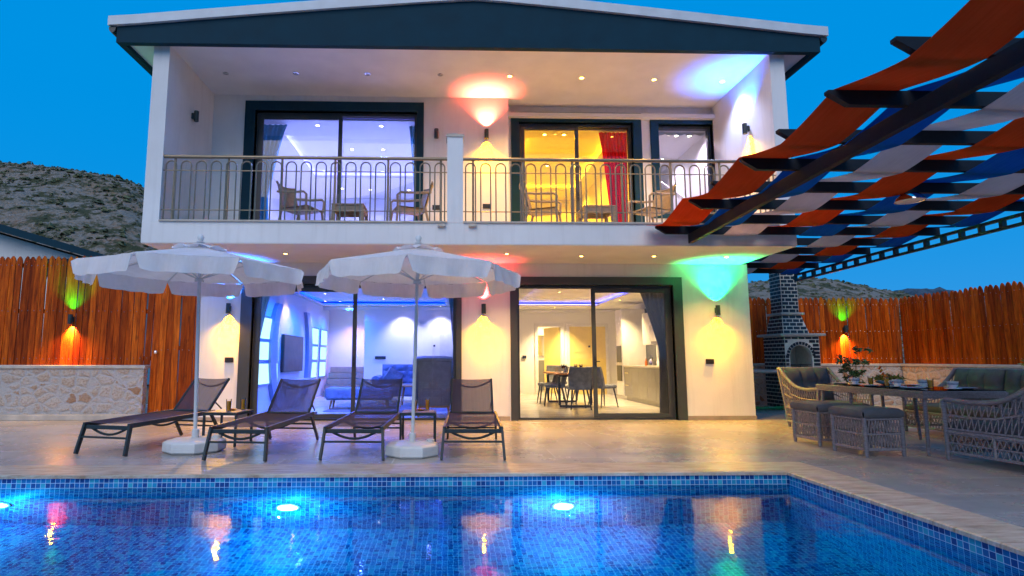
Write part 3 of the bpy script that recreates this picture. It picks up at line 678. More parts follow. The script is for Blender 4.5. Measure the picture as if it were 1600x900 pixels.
for i, (y, s_) in enumerate(((12.0, 'over the left hand niches'), (13.7, 'over the middle of the television'), (15.6, 'between television and slim niches'), (17.0, 'over the slimmest niches'))):
    downlight(-2.95, y, 2.64, True, 'added blue spot washing the media wall, %s' % s_, 40, (0.0, 0.13, 1.0), grp='added blue spots over the media wall', spot=150)  # spots added to turn the media wall blue, standing in for led strips
for i, (x, y, s_) in enumerate(((-1.6, 11.3, 'near the living room glass, left'), (-0.4, 12.6, 'above the wing armchair'), (-1.7, 14.9, 'above the tufted sofa'))):
    downlight(x, y, 2.64, True, 'violet blue ceiling spot %s' % s_, 120 if y < 12 else 26, (0.07, 0.12, 1.0), grp='violet spots in the living room', spot=150)
cl = (0.62, 0.60, 1.0); amb = (1.0, 0.68, 0.30)
room = [(-1.35, 16.85, 2.64, 'in the living room, left of the pair washing the white wall', cl, 17), (-0.25, 16.85, 2.64, 'in the living room, right of the pair washing the white wall', cl, 17),
        (-3.4, 13.2, 2.63, 'in the living room, above the television', amb, 3), (-3.3, 15.4, 2.63, 'in the living room, in front of the slim right hand niches', amb, 3), (-2.9, 17.4, 2.64, 'above the wooden stairs', (1.0, 0.45, 0.50), 14),
        (2.75, 14.2, 2.75, 'over the dining table', amb, 30), (3.2, 17.3, 2.64, 'in front of the hall doors', amb, 40), (4.55, 13.0, 2.64, 'over the kitchen worktop, nearest the window', amb, 22), (4.5, 15.0, 2.64, 'over the kitchen worktop, farthest from the window', amb, 22), (3.2, 19.2, 2.85, 'in the hall behind the open door', amb, 25)]
for x, y, z, s, c, e in room: downlight(x, y, z, True, 'small bright ceiling spot %s' % s, e * 2.6 if c is amb else e * 1.3, c, grp='spots in the ground floor rooms')
cw = (0.85, 0.8, 1.0)
up = [(-2.60, 10.95, 5.67, 'upper left room, nearest the left pane'), (-1.35, 10.95, 5.67, 'upper left room, nearest the right pane'), (-2.2, 12.6, 5.80, 'upper left room, left one inside the recess'), (-1.5, 12.6, 5.80, 'upper left room, right one inside the recess'),
      (-2.9, 15.2, 5.67, 'upper left room, left one along the back wall'), (-2.15, 15.3, 5.67, 'upper left room, middle one along the back wall'), (-1.1, 15.3, 5.67, 'upper left room, right one along the back wall'), (-3.65, 13.8, 5.67, 'upper left room, beside the left wall')]
for x, y, z, s in up: downlight(x, y, z, True, 'small bright ceiling spot in the %s' % s, (95 if y < 11.5 else 15), ((0.16, 0.24, 1.0) if y < 11.5 else (0.38, 0.36, 1.0)), spot=150, grp='spots in the upper rooms')
up2 = [(1.95, 11.3, 5.67, 'yellow room, left one near the glass'), (2.35, 11.3, 5.67, 'yellow room, right one near the glass'), (2.4, 13.6, 5.80, 'yellow room, left one inside the recess'), (3.1, 13.6, 5.80, 'yellow room, right one inside the recess'), (2.3, 15.5, 5.67, 'yellow room, left one by the back wall'), (3.4, 15.5, 5.67, 'yellow room, right one by the back wall')]
for x, y, z, s in up2: downlight(x, y, z, True, 'small bright ceiling spot in the %s' % s, 22, (1, 0.44, 0.01), spot=150, grp='spots in the upper rooms')
up3 = [(4.68, 11.3, 5.67, 'stair room, left one near the window'), (4.95, 11.3, 5.67, 'stair room, right one near the window'), (4.9, 12.7, 5.67, 'stair room, farther from the window')]
for x, y, z, s in up3: downlight(x, y, z, True, 'small bright ceiling spot in the %s' % s, 13, (0.8, 0.62, 0.85), spot=140, grp='spots in the upper rooms')
m = MB(); m.prism([(11.2, 3.2), (14.5, 5.3), (14.5, 5.05), (11.5, 3.2)], 4.9, 5.0, 'x'); m.prism([(11.0, 4.1), (14.6, 6.2), (14.6, 6.1), (11.0, 4.0)], 4.9, 4.94, 'x')
m.build('stair_rail', 'white_gloss', V)

# wall lamps
GREEN, BLUE, RED, YEL, WARMRED = (0.0, 1.0, 0.22), (0.01, 0.16, 1.0), (1.0, 0.04, 0.04), (1.0, 0.31, 0.0), (1.0, 0.09, 0.05)
def walllamp(loc, nrm, upc, dnc, label, ue=0, de=0, tilt=24, spot=46, grp='cylinder wall lamps'):
    tilt, spot, de = 36, 74, de * 3.1
    x, y, z = loc; n = Vector(nrm); rz = math.atan2(n.y, n.x) + math.pi / 2   # local -Y points away from wall
    d = thing('wall_lamp', label, 'wall lamp', loc, rz, grp)
    m = MB(); m.lathe([(0.032, -0.09), (0.040, -0.09), (0.040, 0.09), (0.032, 0.09)], (0, -0.075, 0), 20); m.build('housing', 'darkmetal', d, smooth=True)
    m = MB(); m.box(-0.03, 0.03, -0.037, -0.001, -0.05, 0.05, 0.005); m.build('bracket', 'darkmetal', d)
    for s, c, e in ((1, upc, ue), (-1, dnc, de)):
        m = MB(); m.lathe([(0.031, s * 0.082), (0.028, s * 0.083)], (0, -0.075, 0), 16)
        if e:
            sp_, tl_ = (104, -6) if s > 0 else (spot, tilt)
            mt = emit('lamp_lens', c if s > 0 else (1.0, 0.7, 0.25), 30)
            m.build('lens', mt, d)
            t = R(tl_); lamp('beam', 'SPOT', (0, -0.088, s * 0.095), e, c, d, (0, math.sin(t), s * math.cos(t)), 0.012, sp_, 0.9 if s > 0 else 0.6)
            if s < 0: lamp('spill', 'SPOT', (0, -0.11, -0.10), e * 0.55, (1.0, 0.47, 0.0), d, (0, -0.40, -1), 0.02, 140, 1.0)
        else: m.build('lens', 'lens_off', d)
    return d
walllamp((-3.965, Y, 2.0), (0, -1, 0), BLUE, YEL, 'lit cylinder wall lamp with blue uplight, behind the left parasol', 130, 14)
walllamp((0.63, Y, 2.0), (0, -1, 0), RED, YEL, 'lit cylinder wall lamp on the pillar between the ground floor doors', 30, 14)
walllamp((4.94, Y, 1.985), (0, -1, 0), GREEN, YEL, 'lit cylinder wall lamp throwing green light up under the balcony', 75, 14)
walllamp((0.70, UY, 5.31), (0, -1, 0), WARMRED, YEL, 'lit cylinder wall lamp with red uplight on the balcony wall', 62, 12)
walllamp((SX1 - 0.24, 9.5, 5.08), (-1, 0, 0), BLUE, YEL, 'lit cylinder wall lamp with blue uplight on the right balcony side wall', 75, 12)
walllamp((-0.247, UY, 5.31), (0, -1, 0), None, None, 'unlit dark wall lamp beside the upper left sliding door')
walllamp((SX0 + 0.25, 9.64, 5.26), (1, 0, 0), None, None, 'unlit dark wall lamp on the left balcony side wall')

# ================================================================== RAILING
def railing(x0, x1, y, z0, nloop, nposts, label):
    t = thing('balcony_railing', label, 'railing', (x0, y, z0), 0, 'metal railings along the balcony')
    Lh = x1 - x0
    MB().tube([(0, 0, 1.02), (Lh, 0, 1.02)], 0.027, 12).build('handrail', 'steel', t, smooth=True)
    m = MB()
    for z in (0.80, 0.17): m.tube([(0, 0, z), (Lh, 0, z)], 0.009, 6)
    m.box(0, Lh, -0.02, 0.02, 0.0, 0.014); m.build('crossbar', 'steel', t, smooth=True)
    for k in range(nposts):
        x = 0.16 + (Lh - 0.26) * k / (nposts - 1)
        MB().tube([(x, 0.03, 0.0), (x, 0.03, 1.0)], 0.019, 10).build('post', 'steel', t, smooth=True)
    p = Lh / nloop
    for k in range(nloop):
        cx = (k + 0.5) * p; r = 0.078
        pts = [(cx - r, 0, 0.012)] + [(cx - r * math.cos(math.pi * i / 8), 0, 0.875 + r * math.sin(math.pi * i / 8)) for i in range(9)] + [(cx + r, 0, 0.012)]
        MB().tube(pts, 0.0115, 6).build('arched_bar', 'steel', t, smooth=True)
    return t
railing(SX0 + 0.25, -0.035, 8.80, SZ1 + 0.025, 19, 6, 'steel railing with arched bars, left half of the balcony')
railing(0.215, SX1 - 0.24, 8.80, SZ1 + 0.025, 21, 7, 'steel railing with arched bars, right half of the balcony')

# ================================================================== FENCES AND STONE WALLS
def pickets(x0, x1, z0, z1, pitch=0.118, seed=1, y=0.0):
    rnd = random.Random(seed); m = MB(); sc = MB(); n = int((x1 - x0) / pitch); p = (x1 - x0) / n
    for k in range(n):
        x = x0 + (k + 0.5) * p; wd = p * rnd.uniform(0.44, 0.475); zt = z1 + rnd.uniform(-0.02, 0.02); tl = rnd.uniform(-0.02, 0.02); dy = rnd.uniform(-0.006, 0.006)
        pt = rnd.uniform(0.08, 0.11)
        poly = [(x - wd, z0), (x + wd, z0), (x + wd + tl, zt - pt), (x + wd * 0.66 + tl, zt - pt * 0.4), (x + tl + wd * 0.12, zt), (x + tl - wd * 0.12, zt), (x - wd * 0.66 + tl, zt - pt * 0.4), (x - wd + tl, zt - pt)]
        m.prism(poly, y - 0.012 + dy, y + 0.012 + dy)
        for zz in (z0 + 0.12, (z0 + z1) / 2 - 0.02, z1 - 0.17):
            for q in (-0.25,):
                sx = x + q * wd + tl * (zz - z0) / (z1 - z0) + 0.01; zz2 = zz + rnd.uniform(-0.012, 0.012)
                sc.add([(sx + 0.008 * math.cos(a), y - 0.0145 + dy - 0.002, zz2 + 0.008 * math.sin(a)) for a in (0, 1.05, 2.09, 3.14, 4.19, 5.24)] + [(sx, y - 0.016 + dy - 0.005, zz2)], [(0, 1, 6), (1, 2, 6), (2, 3, 6), (3, 4, 6), (4, 5, 6), (5, 0, 6)])
    return m, sc
def fence(x0, x1, z0, z1, loc, rz, label, seed):
    t = thing('picket_fence', label, 'fence', loc, rz, 'stained timber fences')
    m, sc = pickets(x0, x1, z0, z1, seed=seed)
    pk = m.build('pickets', 'wood', t); sc.build('screws', 'chrome', pk, recalc=False)
    m = MB()
    for zz in (z0 + 0.12, (z0 + z1) / 2 - 0.02, z1 - 0.17): m.box(x0, x1, 0.02, 0.055, zz - 0.04, zz + 0.04)
    m.build('rail', 'wood', t); return t
FYL = 11.0
fence(-14, -5.58, 0.985, 3.03, (0, FYL, 0), 0, 'orange brown picket fence on the left, rising above the stone wall', 11)
g = thing('garden_gate', 'orange brown picket gate with round metal knob, between stone wall and villa', 'gate', (0, FYL, 0))
m, sc = pickets(-5.575, -4.53, 0.04, 2.52, seed=5); pk = m.build('pickets', 'wood', g); sc.build('screws', 'chrome', pk, recalc=False)
m = MB()
for zz in (0.2, 1.3, 2.3): m.box(-5.57, -4.54, 0.02, 0.055, zz - 0.04, zz + 0.04)
m.build('rail', 'wood', g)
m = MB(); m.tube([(-5.45, -0.014, 1.22), (-5.45, -0.05, 1.22)], 0.012, 10); m.lathe([(0.0, -0.035), (0.025, -0.028), (0.036, 0), (0.025, 0.028), (0, 0.035)], (-5.45, -0.075, 1.22), 14); m.build('knob', 'chrome', g, smooth=True)
def stonewall(x0, x1, y0, y1, label, side='front', ztop=0.92):
    t = thing('stone_wall', label, 'wall', (0, 0, 0), 0, 'low rubble stone walls')
    MB().box(x0, x1, y0, y1, 0, ztop).build('stonework', 'rubble', t)
    MB().box(x0 - 0.03, x1 + 0.03, y0 - 0.03, y1 + 0.02, ztop, ztop + 0.06, 0.01).build('cap', 'cap', t); return t
sw = stonewall(-14, -5.6, 10.84, 10.985, 'low rubble stone wall with pale cap under the left fence')
MB().box(-14, -5.6, 10.72, 10.838, 0.0, 0.1, 0.008).build('plinth', 'cap', sw)
stonewall(5.57, 11.0, 13.80, 14.0, 'low rubble stone wall with pale cap behind the brick barbecue')
stonewall(10.95, 11.15, -1, 13.76, 'low rubble stone wall with pale cap behind the wicker sofa')
fence(5.57, 11.15, 0.985, 2.60, (0, 13.97, 0), 0, 'orange brown picket fence behind the brick barbecue', 21)
fence(-13.85, 1.0, 0.985, 2.60, (11.1, 0.0, 0), R(-90), 'orange brown picket fence along the right side behind the sofa', 31)
walllamp((-7.05, FYL - 0.02, 1.83), (0, -1, 0), GREEN, (1.0, 0.22, 0.16), 'lit cylinder lamp on the left fence, green light above and red below', 16, 8)
walllamp((9.72, 13.95, 1.82), (0, -1, 0), GREEN, (1.0, 0.22, 0.16), 'lit cylinder lamp on the right fence, green light above and red below', 14, 8)

MB().box(11.05, 11.17, 13.93, 14.02, 0, 2.72).build('corner_post', 'wood', bpy.data.objects['picket_fence.001'])
# neighbour house on the left
nb = thing('neighbour_house', 'white neighbouring house with sloping dark eave rising behind the left fence', 'house', (0, 0, 0))
m = MB(); m.prism([(-34, 0), (-12.9, 0), (-12.9, 4.62), (-34, 10.7)], 20.0, 30.0, 'y'); m.build('wall', 'stucco', nb)
m = MB(); m.prism([(-11.3, 4.26), (-11.2, 4.46), (-34, 11.15), (-34, 10.75)], 19.3, 30.6, 'y'); m.build('roof', 'dark', nb)
MB().box(-14.2, -13.1, 19.95, 19.99, 3.9, 4.52).build('window', 'black', nb)

# ================================================================== PERGOLA
PG = thing('pergola', 'dark timber pergola with woven orange, blue and grey cloth strips', 'pergola', (0, 0, 0))
def pz(y): return 0.016 * (8.72 - y)      # the frame rises slightly away from the house
bz = 2.87
m = MB(); 
yA, yB = 8.72, 1.5
xA, xB = 3.72, 3.58
m.add([(xA, yA, bz + 0.01), (xA + 0.07, yA, bz + 0.01), (xA + 0.07, yA, bz + 0.155), (xA, yA, bz + 0.155), (xB, yB, bz + 0.01 + pz(yB)), (xB + 0.07, yB, bz + 0.01 + pz(yB)), (xB + 0.07, yB, bz + 0.155 + pz(yB)), (xB, yB, bz + 0.155 + pz(yB))],
      [(0, 1, 2, 3), (7, 6, 5, 4), (0, 4, 5, 1), (1, 5, 6, 2), (2, 6, 7, 3), (3, 7, 4, 0)])
m.build('main_beam', 'timber_dark', PG, bevel=0.006)
rys = [2.05 + 0.0, 2.79, 3.53, 4.27, 5.02, 5.76, 6.50, 7.23, 7.98, 8.66, 9.42, 10.16, 10.90, 11.64, 12.3]
TX = 7.62
rz0 = bz + 0.145
def rafz(y): return rz0 + pz(y)
for i, y in enumerate(rys):
    z = rafz(y); x0 = 2.88 + 0.047 * (y - 2.0) if y < 8.7 else 5.62
    poly = [(x0 + 0.16, z), (TX + 0.05, z), (TX + 0.05, z + 0.12), (x0 - 0.0, z + 0.12), (x0, z + 0.095)]
    MB().prism(poly, y - 0.028, y + 0.028).build('rafter', 'timber_dark', PG)
# lattice truss on the far side
m = MB(); y0, y1 = 12.36, 1.5
for dz in (0.0, 0.125):
    m.bar((TX, y0, bz - 0.01 + dz + pz(y0)), (TX, y1, bz - 0.01 + dz + pz(y1)), 0.05, 0.04)
n = 34
for k in range(n + 1):
    y = y0 + (y1 - y0) * k / n; z = bz - 0.01 + pz(y); m.bar((TX, y, z + 0.018), (TX, y, z + 0.110), 0.07, 0.05)
m.build('lattice_beam', 'darkmetal', PG)
# woven strips
cols = ['orange', 'blue', 'grey', 'orange', 'blue', 'grey', 'orange', 'blue']
par = [0, 0, 1, 0, 1, 0, 1, 0]
for s_, (cname, pr) in enumerate(zip(cols, par)):
    xa = 3.04 + 0.60 * s_; wd = 0.53 if s_ < 7 else 0.36
    ylist = [y for y in rys if (y < 8.7 or xa > 5.6)]
    pts = []
    for i, y in enumerate(ylist):
        # even index parity decides over / under, index measured on the full list
        idx = rys.index(y); over = (idx + pr) % 2 == 1
        z = rafz(y) + (0.135 if over else -0.014)
        pts.append((y, z))
    # smooth curve through points with slack sag between rafters
    path = []
    for (ya, za), (yb, zb) in zip(pts, pts[1:]):
        for k in range(8):
            t = k / 8; tt = t * t * (3 - 2 * t); path.append((ya + (yb - ya) * t, za + (zb - za) * (0.8 * t + 0.2 * tt) - 0.012 * math.sin(math.pi * t)))
    path.append(pts[-1])
    m = MB(); rows = []
    for j, (yy, zz) in enumerate(path):
        wob = 0.006 * math.sin(yy * 1.7 + s_ * 2)
        rows.append([(xa + wob + wd * u / 4, yy, zz - 0.006 * math.sin(math.pi * u / 4)) for u in range(5)])
    vs = [p for r in rows for p in r] + [(p[0], p[1], p[2] - 0.003) for r in rows for p in r]; nr = len(rows); off = nr * 5; fs = []
    for j in range(nr - 1):
        for u in range(4):
            a = j * 5 + u; fs.append((a, a + 1, a + 6, a + 5)); fs.append((off + a + 5, off + a + 6, off + a + 1, off + a))
        for u, a in ((0, j * 5), (4, j * 5 + 4)):
            fs.append((a, a + 5, off + a + 5, off + a) if u == 0 else (a + 5, a, off + a, off + a + 5))
    m.add(vs, fs); o = m.build('cloth_strip', 'st_' + cname, PG, smooth=True, recalc=False); o['label'] = '%s cloth strip woven over and under the rafters' % cname
pd = thing('pendant_lamp', 'small silver dome lamp hanging under the pergola', 'lamp', (5.45, 6.5, 2.95))
m = MB(); m.lathe([(0.02, 0.10), (0.09, 0.085), (0.145, 0.03), (0.155, 0.0), (0.15, 0.0), (0.13, 0.03), (0.08, 0.07), (0.0, 0.08)], n=24); m.build('shade', 'chrome', pd, smooth=True)
m = MB(); m.lathe([(0.148, 0.006), (0.0, 0.010)], n=24); m.build('diffuser', 'china', pd)
m = MB(); m.tube([(-0.11, 0, 0.05), (-0.10, 0, 0.12), (-0.03, 0, 0.165), (0.03, 0, 0.165), (0.10, 0, 0.12), (0.11, 0, 0.05)], 0.006, 6); m.build('hanger', 'chrome', pd)

# ================================================================== BARBECUE
BQ = thing('brick_barbecue', 'tall black brick barbecue with white mortar, arched opening and tapering chimney', 'barbecue', (7.42, 12.6, 0))
BW, BD, BH = 0.78, 0.85, 1.60
aw, ax0, ax1, asp = 0.25, 0.10, 0.60, 1.15       # arch half width, opening x range, spring height
cxa = (ax0 + ax1) / 2
m = MB()
m.box(0, ax0, 0, 0.12, 0, BH); m.box(ax1, BW, 0, 0.12, 0, BH); m.box(0, BW, BD - 0.1, BD, 0, BH); m.box(0, 0.1, 0.12, BD - 0.1, 0, BH); m.box(BW - 0.1, BW, 0.12, BD - 0.1, 0, BH)
arc = [(cxa - aw * math.cos(math.pi * k / 14), asp + aw * math.sin(math.pi * k / 14)) for k in range(15)]
for (p, q) in zip(arc, arc[1:]): m.prism([p, q, (q[0], BH), (p[0], BH)], 0, 0.12)
m.box(0.1, BW - 0.1, 0.12, BD - 0.1, 0.78, 0.84)
bod = m.build('body', 'mortar', BQ)
bm_ = MB(); rnd = random.Random(3)
def bricks_face(fn, W, z0, z1, clip=None, bl=0.155, bh=0.062, gap=0.022):
    row = 0; z = z0 + gap
    while z + bh * 0.6 < z1:
        h = min(bh, z1 - gap - z); x = -(bl / 2 if row % 2 else 0)
        while x < W:
            a = max(x + gap / 2, gap / 2); b = min(x + bl - gap / 2, W - gap / 2)
            if b - a > 0.025 and (clip is None or clip(a, b, z, z + h)): fn(a, b, z, z + h)
            x += bl
        z += bh + gap; row += 1
def front(a, b, z0, z1): bm_.box(a, b, -0.008, 0.002, z0, z1, 0.002)
def left(a, b, z0, z1): bm_.box(-0.008, 0.002, a, b, z0, z1, 0.002)
def cf(a, b, z0, z1):
    if z1 < 0.02: return False
    if z0 < asp + 0.2: return False
    # outside arch ring
    return all(math.hypot(px - cxa, pz_ - asp) > aw + 0.085 for px in (a, b, max(a, min(b, cxa))) for pz_ in (z0, z1))
bricks_face(front, BW, 0.0, BH, cf); bricks_face(left, BD, 0.0, BH)
for k in range(13):   # voussoirs
    a0 = math.pi * (k + 0.12) / 13; a1 = math.pi * (k + 0.88) / 13
    bm_.prism([(cxa - r_ * math.cos(a), asp + r_ * math.sin(a)) for r_, a in ((aw + 0.012, a0), (aw + 0.075, a0), (aw + 0.075, a1), (aw + 0.012, a1))], -0.010, 0.003)
zz = 0.022
while zz < asp + 0.2:
    for a, b in ((0.008, ax0 - 0.022), (ax1 + 0.03, BW - 0.008)):
        if zz < asp or a < 0.05 or True:
            if not (zz > asp - 0.03 and a < 0.05): bm_.box(a, b, -0.008, 0.002, zz, zz + 0.062, 0.002)
    zz += 0.084
bm_.build('brickwork', 'brick', bod)
MB().box(-0.13, BW + 0.10, -0.10, BD + 0.05, BH, BH + 0.055, 0.008).build('mantel', 'cap', BQ)
# hood, tapering
H0, H1 = BH + 0.055, 2.08
def ringat(z):
    t = (z - H0) / (H1 - H0); t = max(0, min(1, t))
    return 0.02 + 0.05 * t, 0.60 - 0.10 * t, 0.05 + 0.10 * t, 0.75 - 0.12 * t
def tapered(z0, z1, fnr):
    a = fnr(z0); b = fnr(z1)
    return [(a[0], a[2], z0), (a[1], a[2], z0), (a[1], a[3], z0), (a[0], a[3], z0), (b[0], b[2], z1), (b[1], b[2], z1), (b[1], b[3], z1), (b[0], b[3], z1)], [(0, 3, 2, 1), (4, 5, 6, 7), (0, 1, 5, 4), (1, 2, 6, 5), (2, 3, 7, 6), (3, 0, 4, 7)]
hd = MB().add(*tapered(H0, H1, ringat)).build('hood', 'mortar', BQ)
hb = MB()
def brick_on_taper(mb, z0, z1, fnr, bl=0.155, bh=0.062, gap=0.022):
    row = 0; z = z0 + gap / 2
    while z + bh < z1 + 0.01:
        r = fnr(z + bh / 2); ra, rb = fnr(z), fnr(z + bh)
        for face in ('f', 'l'):
            W = (r[1] - r[0]) if face == 'f' else (r[3] - r[2]); x = -(bl / 2 if (row + (face == 'l')) % 2 else 0)
            while x < W:
                a = max(x + gap / 2, gap / 2); b = min(x + bl - gap / 2, W - gap / 2)
                if b - a > 0.02:
                    if face == 'f': vs = [(ra[0] + a, ra[2] - 0.008, z), (ra[0] + b, ra[2] - 0.008, z), (rb[0] + b, rb[2] - 0.008, z + bh), (rb[0] + a, rb[2] - 0.008, z + bh)]; d = (0, 0.01, 0)
                    else: vs = [(ra[0] - 0.008, ra[2] + a, z), (ra[0] - 0.008, ra[2] + b, z), (rb[0] - 0.008, rb[2] + b, z + bh), (rb[0] - 0.008, rb[2] + a, z + bh)]; d = (0.01, 0, 0)
                    vs += [(p[0] + d[0], p[1] + d[1], p[2] + d[2]) for p in vs]
                    mb.add(vs, [(0, 1, 2, 3), (7, 6, 5, 4), (0, 4, 5, 1), (1, 5, 6, 2), (2, 6, 7, 3), (3, 7, 4, 0)])
                x += bl
        z += bh + gap; row += 1
brick_on_taper(hb, H0, H1, ringat); hb.build('brickwork', 'brick', hd)
MB().box(0.02, 0.55, 0.08, 0.70, H1, H1 + 0.05, 0.006).build('hood_ledge', 'cap', BQ)
def chim(z): return (0.09, 0.47, 0.16, 0.60)
ch = MB().add(*tapered(H1 + 0.05, 3.25, chim)).build('chimney', 'mortar', BQ)
cb = MB(); brick_on_taper(cb, H1 + 0.05, 3.22, chim); cb.build('brickwork', 'brick', ch)
MB().box(-1.0, 0.14, -0.09, 0.7, 0.80, 0.855, 0.008).build('side_counter', 'cap', BQ)
MB().box(-1.0, -0.85, -0.02, 0.65, 0.0, 0.80).build('counter_support', 'mortar', BQ)
m = MB()
for k in range(9): m.tube([(ax0 + 0.01, 0.16 + k * 0.06, 0.95), (ax1 - 0.01, 0.16 + k * 0.06, 0.95)], 0.006, 5)
m.tube([(ax0, 0.05, 0.98), (ax0, 0.05, 0.90)], 0.008, 6); m.tube([(ax0 - 0.0, 0.05, 0.97), (ax1, 0.05, 0.97)], 0.009, 6); m.tube([(cxa, 0.05, 0.97), (cxa, 0.05, 0.84)], 0.008, 6)
m.build('grill', 'black', BQ)
# garden hose
m = MB(); pts = []
for k in range(150):
    a = k * 0.26; r = 0.22 + 0.15 * math.sin(k * 0.11) + 0.03 * math.sin(k * 0.9); pts.append((6.75 + 1.35 * r * math.cos(a), 12.5 + r * math.sin(a), 0.02 + 0.02 * (k % 24) / 8))
m.tube(pts, 0.014, 6); tag(m.build('garden_hose', 'hose', smooth=True), 'green garden hose coiled on the floor beside the brick barbecue', 'hose')

# ================================================================== SUN LOUNGERS
def make_lounger():
    t = thing('sun_lounger', 'x', 'sun lounger', (0, 0, 0), 0, 'sun loungers in a row by the pool')
    hw = 0.315; hs = 0.345; HY = 1.42; ang = R(46); BL = 0.60
    m = MB()
    for s in (-1, 1):
        m.bar((s * hw, 0.0, hs - 0.02), (s * hw, 1.50, hs + 0.015), 0.032, 0.055)
        m.tube([(s * hw, 1.48, hs + 0.01), (s * hw, 1.62, hs + 0.015)], 0.018, 8)
    m.bar((-hw, 0.03, hs - 0.045), (hw, 0.03, hs - 0.045), 0.03, 0.045); m.bar((-hw, 1.6, hs + 0.0), (hw, 1.6, hs + 0.0), 0.03, 0.03)
    m.build('frame', 'darkmetal', t, bevel=0.005)
    for s in (-1, 1):
        MB().bar((s * (hw + 0.005), 0.03, hs + 0.0), (s * (hw + 0.03), -0.05, 0.0), 0.028, 0.05, up=(0, 1, 0)).build('leg', 'darkmetal', t, bevel=0.004)
        MB().bar((s * hw, 1.42, hs + 0.0), (s * (hw + 0.02), 1.66, 0.0), 0.028, 0.045, up=(0, 1, 0)).build('leg', 'darkmetal', t, bevel=0.004)
    for yy, zz, ex in ((-0.01, 0.19, 0.01), (1.55, 0.16, 0.01), (1.46, 0.23, 0.0)): MB().bar((-hw - ex, yy, zz), (hw + ex, yy, zz), 0.022, 0.022).build('stretcher', 'darkmetal', t, bevel=0.003)
    def arc(y, z, d, r=0.014, dirv=(0, 0, -1)):
        return [(-hw + 2 * hw * k / 12, y + dirv[1] * d * math.sin(math.pi * k / 12), z + dirv[2] * d * math.sin(math.pi * k / 12)) for k in range(13)]
    for yy, dd in ((0.05, 0.11), (0.85, 0.09)): MB().tube(arc(yy, hs - 0.02, dd), 0.014, 8).build('curved_brace', 'darkmetal', t, smooth=True)
    m = MB(); fs = lambda u, v: ((u - 0.5) * 2 * (hw - 0.012), 0.01 + v * (HY - 0.02), hs + 0.01 + 0.018 * v - 0.022 * math.sin(math.pi * u) * (0.4 + 0.6 * math.sin(math.pi * v)))
    m.grid(fs, 8, 16); m.build('seat_sling', 'sling', t, smooth=True, recalc=False)
    # backrest
    b = bpy.data.objects.new('backrest', None); COL.objects.link(b); b.parent = t; b.location = (0, HY + 0.0, hs + 0.03); b.rotation_euler = (ang, 0, 0)
    m = MB()
    for s in (-1, 1): m.bar((s * (hw - 0.035), 0, 0), (s * (hw - 0.035), BL, 0), 0.028, 0.03)
    m.bar((-hw + 0.035, 0, 0), (hw - 0.035, 0, 0), 0.026, 0.026); m.build('back_frame', 'darkmetal', b, bevel=0.004)
    m = MB(); m.tube([(-hw + 0.035 + 2 * (hw - 0.035) * k / 12, BL - 0.01 - 0.10 * math.sin(math.pi * k / 12), -0.02 - 0.03 * math.sin(math.pi * k / 12)) for k in range(13)], 0.012, 8)
    m.build('curved_brace', 'darkmetal', b, smooth=True)
    m = MB(); m.grid(lambda u, v: ((u - 0.5) * 2 * (hw - 0.035), v * BL, 0.008 - 0.02 * math.sin(math.pi * u)), 8, 8); m.build('back_sling', 'sling', b, smooth=True, recalc=False)
    for s in (-1, 1): MB().bar((s * (hw - 0.05), 0.18, -0.005), (s * (hw - 0.06), 0.22, -0.22), 0.014, 0.014).build('prop', 'darkmetal', b)
    return t
lg = make_lounger()
spots = [(-3.98, 6.94, -15.5, 'empty dark mesh sun lounger, farthest left, angled under the left parasol'), (-2.31, 6.52, -6.5, 'empty dark mesh sun lounger just right of the left parasol base'),
         (-1.05, 6.52, -3.2, 'empty dark mesh sun lounger just left of the right parasol base'), (0.27, 6.50, -1.8, 'empty brown lit mesh sun lounger, farthest right, in front of the white pillar')]
for i, (x, y, a, lab) in enumerate(spots):
    if i == 0: lg.location = (x, y, 0.005); lg.rotation_euler = (0, 0, R(a)); lg['label'] = lab
    else: dup(lg, (x, y, 0.005), R(a), lab)

